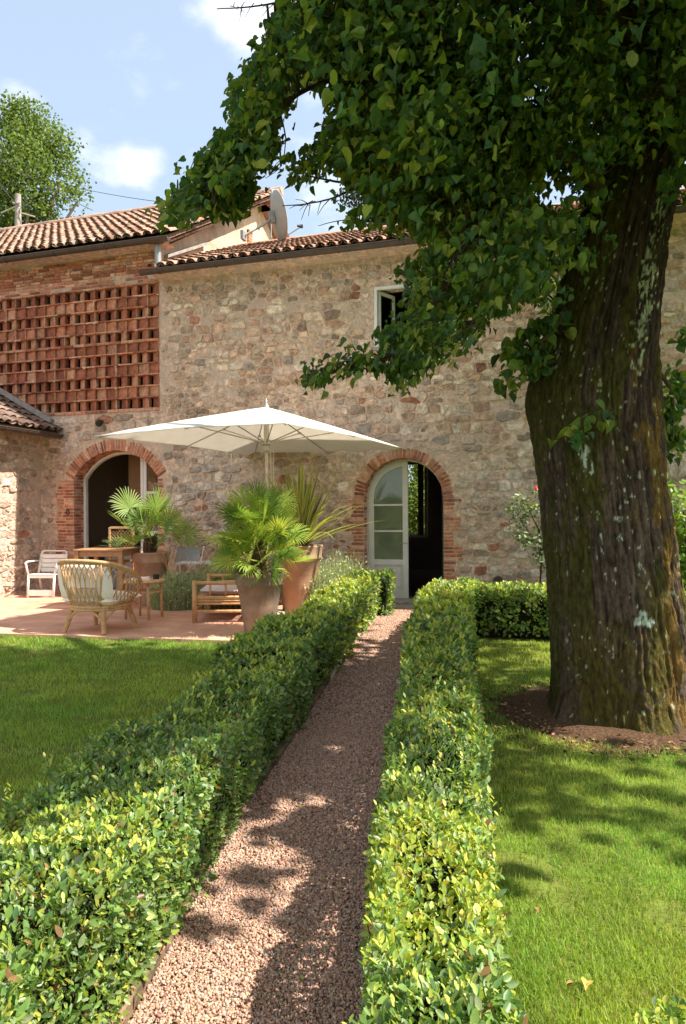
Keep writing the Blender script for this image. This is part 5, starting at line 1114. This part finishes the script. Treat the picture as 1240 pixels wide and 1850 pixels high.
for k, s_ in enumerate(np.linspace(-2.1, 2.1, 31)):
    for sg in (-1, 1):
        if abs(s_+sg*.42) > 2.2: continue
        pts = []
        for u in np.linspace(0, 1, 8):
            a = s_+sg*.42*(u-.0)*1.0+sg*.06*sin(u*2*pi); a = max(-2.15, min(2.15, a)); lo_, hi_ = low(a), rim(a); bul = .035*sin(pi*u); pts.append(lo_+(hi_-lo_)*u+(hi_-lo_)*0+nrm((lo_-cc_)*(1, 1, 0))*bul)
        mb.tube(pts, .0075, 5)
mb.build('cane_lattice', M['rattan'], ch)
for a in (-.62, .62, -2.0, 2.0):
    mb = MB(); mb.tube([low(a), low(a)+(rim(a)-low(a))*.5+nrm((low(a)-cc_)*(1, 1, 0))*.03, rim(a)], .017, 7); mb.build('upright', M['rattan'], ch, smooth=True)
for a in (-.72, .72, -2.35, 2.35):
    mb = MB(); f_ = chp(a, .47, .0); mb.tube([chp(a, .36, .32), chp(a, .40, .17), f_], [.030, .027, .033], 9); b2 = chp(a, .41, .15)
    mb.tube([b2, chp(a-.25, .38, .25), chp(a-.5, .36, .31)], .014, 6); mb.tube([b2, chp(a+.25, .38, .25), chp(a+.5, .36, .31)], .014, 6)
    for z in np.linspace(.02, .30, 14): p_ = chp(a, .47-.11*z/.32, z); mb.tube([p_-Z*.008, p_+Z*.008], [.034, .034], 9)
    mb.build('leg', M['rattan'], ch, smooth=False)
def cushion(name, c, hx, hy, hz, ax, m, parent, n=14):
    """plump cushion: squircle shell bulging in the middle"""
    X, Y, Zz = ax; V = []; Fs = []
    for sgn in (1, -1):
        for i in range(n+1):
            for j in range(n+1):
                u, v = -1+2*i/n, -1+2*j/n; b = (1-abs(u)**3.2)*(1-abs(v)**3.2); uu = u*(1-.06*v*v); vv = v*(1-.06*u*u)
                z = sgn*(max(b, 0)**.36)*hz*(1+.12*(float(vnoise(np.array([u*2+c[0]*3, v*2, sgn+c[1]])))-.5)); V.append(c+X*uu*hx+Y*vv*hy+Zz*z)
        o_ = 0 if sgn == 1 else (n+1)**2
        for i in range(n):
            for j in range(n): q = (o_+i*(n+1)+j, o_+(i+1)*(n+1)+j, o_+(i+1)*(n+1)+j+1, o_+i*(n+1)+j+1); Fs.append(q if sgn == 1 else q[::-1])
    return np_mesh(name, np.array(V), np.array(Fs), m, parent, smooth=True)
cushion('seat_cushion', cc_+Z*.42+fdir*.05, .40, .40, .085, (rdv, fdir, Z), M['cushion'], ch)
tl_ = nrm(Z+fdir*-.18); cushion('back_cushion', cc_+Z*.68-fdir*.30+rdv*-.02, .42, .26, .10, (rdv, tl_, np.cross(rdv, tl_)), M['cushion'], ch)
# ------------------------------------------------------------------ bamboo sofa
sc0 = np.array((-2.12, 10.25, .035)); sa = nrm(np.array((.0, 1, 0))+np.array((-.02, 0, 0))); sb = np.array((sa[1], -sa[0], 0))
sofa = thing('bamboo_sofa', 'low bamboo lounge sofa with mauve cushions partly hidden behind the front pot', 'sofa', sc0)
def sp(a, b, z): return sc0+sb*a+sa*b+Z*z
SL, SW = 1.25, .86
for (a, b) in ((0, 0), (SW, 0), (0, SL), (SW, SL)):
    mb = MB(); mb.tube([sp(a, b, 0), sp(a, b, .60)], .036, 10); mb.build('leg', M['bamboo'], sofa, smooth=True)
for b in (0, SL):
    mb = MB(); mb.tube([sp(-.02, b, .565), sp(SW+.05, b, .565)], .028, 9); mb.tube([sp(0, b, .36), sp(SW, b, .36)], .022, 8)
    for k in range(3): mb.tube([sp(.22+.22*k, b, .36), sp(.22+.22*k, b, .565)], .014, 7)
    mb.build('armrest', M['bamboo'], sofa, smooth=True)
mb = MB()
for z in (.16, .27, .31, .345): 
    for (a0, b0, a1, b1) in ((0, 0, SW, 0), (0, SL, SW, SL), (0, 0, 0, SL), (SW, 0, SW, SL)): mb.tube([sp(a0, b0, z), sp(a1, b1, z)], .020 if z > .2 else .024, 8)
for k in range(22): mb.tube([sp(.02, .05+k*.053, .345), sp(SW-.02, .05+k*.053, .345)], .016, 6)
mb.tube([sp(SW+.04, 0, .80), sp(SW+.04, SL, .80)], .028, 8)
for k in range(7): mb.tube([sp(SW, .1+k*.175, .36), sp(SW+.04, .1+k*.175, .80)], .014, 6)
mb.build('seat_frame', M['bamboo'], sofa, smooth=True)
cushion('seat_cushion', sp(SW/2, SL/2, .44), SW/2-.03, SL/2-.05, .075, (sb, sa, Z), M['pink'], sofa)
for k in (0, 1): cushion('back_cushion', sp(SW-.12, .32+.6*k, .62), .27, .20, .08, (sa, nrm(Z+sb*.25), nrm(np.cross(sa, nrm(Z+sb*.25)))), M['pink'], sofa)
# ------------------------------------------------------------------ little round table with magazines
tc_ = np.array((-2.98, 10.75, .035)); t = thing('side_table', 'small round rattan side table beside the armchair, in front of the rear pot', 'table', tc_)
mb = MB(); mb.lathe(tc_, [(0, .53), (.30, .53), (.315, .545), (.315, .56), (.30, .575), (0, .575)], 28); mb.build('table_top', M['rattan'], t)
mb = MB(); mb.tube([tc_+np.array((cos(a)*.25, sin(a)*.25, .40)) for a in np.linspace(0, 2*pi, 22)], .014, 6); mb.build('ring', M['rattan'], t)
for k in range(4): a = .5+k*pi/2; mb = MB(); mb.tube([tc_+np.array((cos(a)*.25, sin(a)*.25, .53)), tc_+np.array((cos(a)*.27, sin(a)*.27, 0))], .021, 8); mb.build('leg', M['rattan'], t, smooth=True)
m_ = tc_+Z*.583; o = MB(); o.box(m_+(-.05, 0, .0), (.13, .10, .010), (nrm(np.array((1, .3, 0))), nrm(np.array((-.3, 1, 0))), Z)); o.box(m_+(-.04, .01, .018), (.11, .085, .008)); tag(o.build('magazine_stack', M['cushion'], origin=m_), 'pale magazines lying on the little round table', 'magazines')
m_ = tc_+Z*.575+np.array((.17, .05, 0)); o = MB(); o.lathe(m_, [(0, 0), (.045, 0), (.05, .07), (.045, .07), (.04, .01), (0, .01)], 16); tag(o.build('dark_bowl', M['dark'], origin=m_), 'small black bowl on the right side of the little round table', 'bowl')
# ------------------------------------------------------------------ high wooden table and stool in front of the kitchen arch
wt = np.array((-3.95, 12.1, .035)); t = thing('wooden_table', 'tall brown slatted wooden table in front of the kitchen arch', 'table', wt); wx_, wy_ = np.array((cos(WA*.3), -sin(WA*.3), 0)), np.array((sin(WA*.3), cos(WA*.3), 0)); TH = .98
mb = MB()
for k in range(7): mb.box(wt+wy_*(-.36+.12*k)+Z*(TH-.015), (.42, .054, .014), (wx_, wy_, Z), bev=.003)
mb.build('table_top', M['wood'], t)
mb = MB(); 
for sg in (-1, 1): mb.box(wt+wy_*sg*.37+Z*(TH-.075), (.36, .014, .045), (wx_, wy_, Z)); mb.box(wt+wx_*sg*.37+Z*(TH-.076), (.014, .35, .044), (wx_, wy_, Z))
mb.build('apron', M['wood'], t)
for (a, b) in ((-1, -1), (-1, 1), (1, -1), (1, 1)): mb = MB(); mb.box(wt+wx_*a*.37+wy_*b*.37+Z*(TH-.03)/2, (.035, .035, (TH-.032)/2), (wx_, wy_, Z), bev=.004); mb.build('leg', M['wood'], t)
st0 = np.array((-3.93, 12.75, .035)); t = thing('cane_back_chair', 'high chair with woven cane back behind the tall wooden table', 'chair', st0)
mb = MB(); c = st0+Z*1.10
for sg in (-1, 1): mb.box(c+wx_*sg*.21, (.02, .018, .22), (wx_, wy_, Z), bev=.004); mb.box(c+Z*sg*.21, (.19, .018, .02), (wx_, wy_, Z), bev=.004)
mb.build('back_frame', M['rattan'], t); mb = MB()
for k in range(-6, 7):
    for sg in (-1, 1):
        a, b = [], []
        x0, x1 = -.19, .19; z0 = k*.06
        pts = [(x, z0+sg*x) for x in np.linspace(x0, x1, 9) if abs(z0+sg*x) < .19]
        if len(pts) > 1: mb.tube([c+wx_*x+Z*z for x, z in (pts[0], pts[-1])], .006, 5)
mb.build('cane_lattice', M['rattan'], t); mb = MB(); mb.box(st0+Z*.74-wy_*.2, (.22, .2, .02), (wx_, wy_, Z), bev=.006); mb.build('seat', M['wood'], t)
for (a, b) in ((-1, 0), (1, 0), (-1, -.4), (1, -.4)): mb = MB(); mb.box(st0+wx_*a*.2+wy_*b+Z*.44, (.018, .018, .44 if b == 0 else .3), (wx_, wy_, Z)) if b == 0 else mb.box(st0+wx_*a*.2+wy_*b+Z*.36, (.018, .018, .36), (wx_, wy_, Z)); mb.build('leg', M['wood'], t)
# ------------------------------------------------------------------ stacked white chairs at the wall
def white_chair(c, f, lab):
    t = thing('white_metal_chair', lab, 'chair', c, 'white metal chairs stacked by the wall'); r = np.array((-f[1], f[0], 0)); w = .25
    def q(a, b, z): return c+r*a+f*b+Z*z
    mb = MB()
    for k in range(6): u = k/5; mb.box(q(0, -.17+.37*u, .43-.012*(1-u)), (w-.01, .028, .005), (r, f, Z), bev=.002)
    mb.build('seat', M['white'], t); mb = MB()
    for k in range(4): z = .49+.085*k; mb.box(q(0, -.22-.20*(z-.43), z), (w-.012, .004, .037), (r, f, Z), bev=.002)
    mb.build('backrest', M['white'], t); mb = MB()
    mb.tube([q(-w, -.16, .42), q(-w, -.21, .55), q(-w, -.29, .78), q(-w+.02, -.30, .835), q(-w+.06, -.305, .85), q(w-.06, -.305, .85), q(w-.02, -.30, .835), q(w, -.29, .78), q(w, -.21, .55), q(w, -.16, .42)], .0125, 8); mb.build('back_frame', M['white'], t, smooth=True)
    for sg in (-1, 1):
        mb = MB(); mb.tube([q(sg*w, -.24, .66), q(sg*(w+.06), -.14, .665), q(sg*(w+.07), .12, .665), q(sg*(w+.06), .20, .64), q(sg*(w+.01), .21, .44)], .011, 7); mb.build('armrest', M['white'], t, smooth=True)
        mb = MB(); mb.tube([q(sg*w, .21, .43), q(sg*(w+.0), .25, .0)], .0135, 8); mb.build('leg', M['white'], t, smooth=True)
        mb = MB(); mb.tube([q(sg*w, -.18, .43), q(sg*(w+.0), -.30, .0)], .0135, 8); mb.build('leg', M['white'], t, smooth=True)
    mb = MB(); mb.box(q(0, .225, .09), (w, .006, .05), (r, f, Z)); mb.box(q(0, .22, .40), (w, .006, .03), (r, f, Z)); mb.build('crossbar', M['white'], t)
wf_ = nrm(NV+U*.22); wc = wall(-6.80, .035, .78)
white_chair(wc, wf_, 'front one of the white metal chairs stacked by the left wall corner'); white_chair(wc-wf_*.10-np.array((.07, 0, 0))+Z*.001, wf_, 'rear white metal chair of the stack, mostly hidden behind the front one')
# white loungers beyond the rear pot
for k, (a, lab) in enumerate((((-2.75, 12.75), 'grey-white canvas folding chair just right of the rear pot'),)):
    c = np.array((*a, .035)); t = thing('folding_chair', lab, 'chair', c); mb = MB(); X_ = U; Y_ = NV; tl2 = nrm(Z*.9-U*.25)
    mb.box(c+Z*.82, (.24, .012, .14), (X_, nrm(Y_+Z*.4), nrm(Z-Y_*.4)), bev=.004); mb.build('backrest', M['counter'], t); mb = MB(); mb.box(c+Z*.50+NV*.2, (.24, .22, .012), (X_, Y_, Z), bev=.004); mb.build('seat', M['counter'], t)
    for sg in (-1, 1): mb = MB(); mb.tube([c+U*sg*.26+Z*.97-NV*.10, c+U*sg*.26+NV*.38], .012, 7); mb.build('leg', M['white'], t); mb = MB(); mb.tube([c+U*sg*.25+Z*.66+NV*.38, c+U*sg*.25-NV*.12], .012, 7); mb.build('leg', M['white'], t)
c = np.array((-2.3, 12.5, .035)); t = thing('low_white_table', 'long pale low table half hidden behind the lavender', 'table', c); mb = MB(); mb.box(c+Z*.70, (.55, .22, .018), (U, NV, Z), bev=.005); mb.build('table_top', M['white'], t)
for (a, b) in ((-1, -1), (-1, 1), (1, -1), (1, 1)): mb = MB(); mb.tube([c+U*a*.5+NV*b*.18+Z*.69, c+U*a*.5+NV*b*.18], .014, 7); mb.build('leg', M['white'], t)
# garden spotlight on the lawn
g = ground(857, 1181, 0); t = thing('garden_spotlight', 'small dark spotlight on a spike in the lawn beside the right hedge', 'spotlight', g)
mb = MB(); ax = nrm(np.array((.25, .2, .6))); c = g+Z*.13; mb.tube([c-ax*.055, c-ax*.045, c+ax*.05, c+ax*.055], [.022, .036, .038, .034], 14); mb.build('lamp_head', M['dark'], t, smooth=True)
mb = MB(); mb.tube([c+ax*.0565, c+ax*.057], [.031, .031], 14); mb.build('lens', M['glass'], t); mb = MB(); mb.tube([c, g+Z*.03+(.03, 0, 0), g], .006, 6); mb.tube([c, c+np.array((-.09, 0, -.03))], .007, 6); mb.build('spike', M['dark'], t)
# ------------------------------------------------------------------ lavender and grasses at the wall
def grassy(name, label, cat_, c, rx, ry, H, n, pal, spikes=.25, w=.0035, kind=None, zmin=0):
    a = rng.uniform(0, 2*pi, n); r = np.sqrt(rng.random(n)); x = c[0]+np.cos(a)*r*rx; y = c[1]+np.sin(a)*r*ry; h = H*(1-.45*r**2)*rng.uniform(.5, 1.15, n); ph = rng.uniform(0, 2*pi, n); ln_ = h*rng.uniform(.05, .45, n)
    ox, oy = np.cos(a)*ln_*.8*r+np.cos(ph)*ln_*.4, np.sin(a)*ln_*.8*r+np.sin(ph)*ln_*.4; th_ = rng.uniform(0, 2*pi, n); wx_2, wy_2 = np.cos(th_)*w, np.sin(th_)*w; z0 = x*0+zmin
    P = np.stack([np.stack([x-wx_2, y-wy_2, z0], 1), np.stack([x+wx_2, y+wy_2, z0], 1), np.stack([x+wx_2+ox*.4, y+wy_2+oy*.4, zmin+h*.6], 1), np.stack([x-wx_2+ox*.4, y-wy_2+oy*.4, zmin+h*.6], 1), np.stack([x+ox, y+oy, zmin+h], 1)], 1)
    b = np.arange(n)[:, None]*5; Fs = np.concatenate([b+[0, 1, 2], b+[0, 2, 3], b+[3, 2, 4]]); col = pick(pal, n, jit=.3); parts = [(P.reshape(-1, 3), Fs, np.repeat(col, 5, 0))]
    m = n*2; i = rng.integers(0, n, m); u = rng.uniform(.25, .95, m); pos = np.stack([x[i]+ox[i]*u**2, y[i]+oy[i]*u**2, zmin+h[i]*u], 1); parts.append(scatter(SM_V, SM_F, pos, frames(nrm(rdir(m)+(0, 0, 1.)), rdir(m)), rng.uniform(.03, .06, (m, 1)), pick(pal, m, jit=.3)))
    V, Fc, C = cat(parts); return V, Fc, C
LV = [(.30, .36, .19), (.38, .43, .27), (.23, .30, .15), (.46, .48, .32)]
t = thing('lavender_bush', 'rounded grey-green lavender bush between the rear pot and the bamboo sofa', 'bush', (-2.4, 11.95, 0)); pz = []
for (cx_, cy_, rx, ry, H, n) in ((-2.75, 11.9, .42, .40, .62, 5200), (-2.2, 12.0, .50, .42, .70, 6200), (-1.6, 12.1, .48, .38, .66, 5200)): pz.append(grassy('x', '', '', (cx_, cy_), rx, ry, H, n, LV))
V, Fc, C = cat(pz); np_mesh('foliage', V, Fc, M['leafy'], t, col=C)
mb = MB()
for _ in range(120):
    a = np.array((random.uniform(-3.0, -1.3), random.uniform(11.9, 12.4), .45)); e = a+np.array((random.uniform(-.18, .18), random.uniform(-.1, .1), random.uniform(.25, .55))); mb.tube([a, (a+e)/2+(0, 0, .03), e], [.0025, .002, .002], 3, cap=False); mb.tube([e-(e-a)*.12, e], [.006, .003], 4)
mb.build('flower_stalks', M['bamboo'], t)
t = thing('ornamental_grass', 'wispy grey-green grass clump behind the left hedge, below the flax leaves', 'grass clump', (.05, 11.5, 0)); V, Fc, C = cat([grassy('x', '', '', (-.05, 11.7), .42, .35, .95, 2600, LV, w=.003), grassy('x', '', '', (-.35, 11.3), .28, .35, .8, 1800, LV, w=.003)]); np_mesh('foliage', V, Fc, M['leafy'], t, col=C)
# ------------------------------------------------------------------ shrubs by the wall and right of the tree
def shrub(name, label, cat_, base, stems, leafn, size, pal, rad=.12, flowers=None, stem_r=.012):
    t = thing(name, label, cat_, base); mb = MB(); ends = []
    for pts in stems: mb.tube(pts, [stem_r*(1-.6*i/(len(pts)-1)) for i in range(len(pts))], 6); ends += [np.asarray(p) for p in pts[1:]]+[(np.asarray(pts[-1])+np.asarray(pts[-2]))/2]
    mb.build('stem', M['twig'], t, smooth=True); E = np.array(ends); k = rng.integers(0, len(E), leafn); P = E[k]+rng.normal(size=(leafn, 3))*rad; n = leafn
    V, Fc, C = scatter(OV_V, OV_F, P, frames(nrm(rdir(n)+(0, 0, .1)), nrm(rdir(n)*.7+(0, -.3, 1.))), size*rng.uniform(.6, 1.2, (n, 1))*np.array((1.15, 1, 1)), pick(pal, n)); np_mesh('foliage', V, Fc, M['leafy'], t, col=C)
    if flowers:
        for f in flowers: V, Fc, C = scatter(OV_V, OV_F, np.repeat(f[None], 26, 0), frames(rdir(26)+(0, 0, .5), rdir(26)), np.full((26, 1), .05), pick([(.62, .12, .12), (.7, .22, .2)], 26)); np_mesh('flower', V, Fc, M['leafy'], t, col=C)
    return t
rb0 = wall(2.15, 0, .75); S = lambda px, py, D=11.3: at(px, py, D)
rD = rb0[1]
shrub('rose_bush', 'slender rose with pale leaves and one red bloom against the stone wall', 'rose bush', rb0, [[rb0, S(978, 1010, rD), S(972, 985, rD), S(945, 945, rD), S(925, 915, rD)], [rb0, S(978, 1010, rD), S(975, 960, rD), S(985, 925, rD), S(975, 895, rD)], [rb0, S(980, 1000, rD), S(1000, 960, rD), S(1010, 910, rD)], [S(972, 985, rD), S(955, 975, rD), S(940, 965, rD)], [S(975, 960, rD), S(960, 930, rD), S(950, 905, rD)]], 620, .075, [(.12, .19, .07), (.20, .28, .13), (.09, .14, .05), (.30, .36, .22)], rad=.085, flowers=[S(969, 882, rD)])
g = np.array((4.6, 9.4, 0)); shrub('leafy_shrub', 'bright green leafy shrub at the right edge, beyond the trunk', 'shrub', g, [[g, g+(random.uniform(-.5, .5), random.uniform(-.4, .4), .7), g+(random.uniform(-.6, .6), random.uniform(-.4, .4), random.uniform(1.1, 1.7))] for _ in range(16)], 2600, .11, [(.16, .26, .03), (.22, .30, .04), (.10, .18, .03)], rad=.17)
g = ground(1238, 1165); t = thing('garden_post', 'short pale post at the right edge of the photo behind the trunk', 'post', g); mb = MB(); mb.tube([g, g+Z*.55], .045, 12); mb.build('post', M['stonestep'], t); mb = MB(); mb.lathe(g+Z*.55, [(0, .05), (.035, .045), (.05, .02), (.05, 0), (0, 0)], 12); mb.build('cap', M['white'], t)
# ------------------------------------------------------------------ trees beyond the house
def far_tree(label, base, H, blobs, pal, size, n, trunk=.35, name='background_tree', group='trees beyond the house', dens=.44):
    t = thing(name, label, 'tree', base, group); base = np.array(base, float); mb = MB(); mb.tube([base, base+Z*H*.45, base+Z*H*.8], [trunk, trunk*.7, trunk*.2], 10)
    P = []
    for (c, r) in blobs:
        c = np.array(c, float); mb.tube([base+Z*H*.35, (base+Z*H*.55+c)/2, c], [trunk*.4, trunk*.25, .04], 6); k = int(n*r**2/sum(b[1]**2 for b in blobs)); d = rdir(k); q = c+d*(r*rng.random((k, 1))**.45)*(1, 1, .85); P.append(q)
    mb.build('trunk', M['twig'], t, smooth=True); P = np.concatenate(P); P = P[fbm(P*1.15+len(P), 3) > dens]; k = len(P); P = np.repeat(P, 4, 0)+rng.normal(size=(k*4, 3))*size*1.1; k = len(P)
    V, Fc, C = scatter(SM_V, SM_F, P, frames(nrm(rdir(k)), nrm(rdir(k)+(0, 0, .8))), size*rng.uniform(.6, 1.3, (k, 1))*np.array((1.5, 1, 1)), pick(pal, k, jit=.25)); np_mesh('crown', V, Fc, M['farleaf'], t, col=C)
def bl(lst, D): return [(at(x, y, D+dd), r) for (x, y, dd, r) in lst]
G1 = [(.12, .18, .04), (.16, .22, .055), (.09, .14, .035)]
far_tree('broad light green tree rising behind the left roof', (at(20, 900, 27)[0], 27, 0), 17, bl([(50, 230, 0, 1.15), (95, 270, 0, 1.0), (20, 280, -1, 1.4), (110, 330, 0, 1.0), (60, 340, -1, 1.4), (-40, 260, 0, 1.7), (20, 400, 0, 1.8), (100, 390, 1, 1.2), (-90, 360, 0, 2.2), (35, 205, 0, .6), (140, 365, 0, .5)], 27), G1, .12, 9000)
G2 = [(.035, .055, .028), (.05, .075, .035), (.03, .045, .02)]
far_tree('tall dark evergreen tree behind the house roof, seen through the lime branches', (at(720, 900, 26)[0], 26, 0), 20, bl([(700, 90, 0, 1.3), (660, 160, 0, 1.0), (720, 180, 0, 1.6), (640, 230, 0, .8), (690, 290, 0, 1.3), (655, 350, 0, .9), (740, 350, 0, 1.4), (790, 250, 0, 1.8), (860, 180, 0, 2.0), (760, 30, 0, 1.6), (700, 395, 0, 1.0), (850, 330, 1, 1.6), (780, -60, 1, 1.8)], 26), G2, .11, 12000)
far_tree('low yellow-green tree just above the roof ridge, seen through the branches', (at(760, 900, 30)[0], 30, 0), 11, bl([(750, 400, 0, 1.0), (800, 395, 0, 1.1), (700, 412, 0, .8), (860, 400, 0, 1.3)], 30), [(.16, .20, .06), (.12, .16, .05)], .12, 3500)
b_ = wall((HOLE[0]+HOLE[1])/2, 0, -10.2); far_tree('green garden bush seen through the open garden door and the hall window', (b_[0], b_[1], 0), 3.2, [(b_+(0, 0, 1.2), 1.0), (b_+(.7, .3, 2.2), 1.0), (b_+(-.8, 0, 2.0), 1.0), (b_+(.2, .4, 3.0), .9)], G1, .09, 5000, trunk=.1, name='garden_bush', group=None, dens=.3)
# shutter at the hall window
t = thing('hall_window', 'tall cream-framed window with opened shutter at the back of the dark hall', 'window', wall((HOLE[0]+HOLE[1])/2, 1.0, -7.5))
mb = MB(); a, b, c_, d_ = HOLE
for (p, q, r, s_) in ((a, b, d_-.06, d_), (a, b, c_-.02, c_+.05), (a, a+.06, c_, d_), (b-.05, b+.01, c_, d_)): mb.box(wall((p+q)/2, (r+s_)/2, -7.5), ((q-p)/2, .03, (s_-r)/2), AX, bev=.003)
mb.build('window_frame', M['white'], t); mb = MB(); mb.box(wall(b-.12, (c_+d_)/2, -7.3), (.05, .16, (d_-c_)/2-.03), AX, bev=.004); mb.build('shutter', M['hood'], t)
print('done')
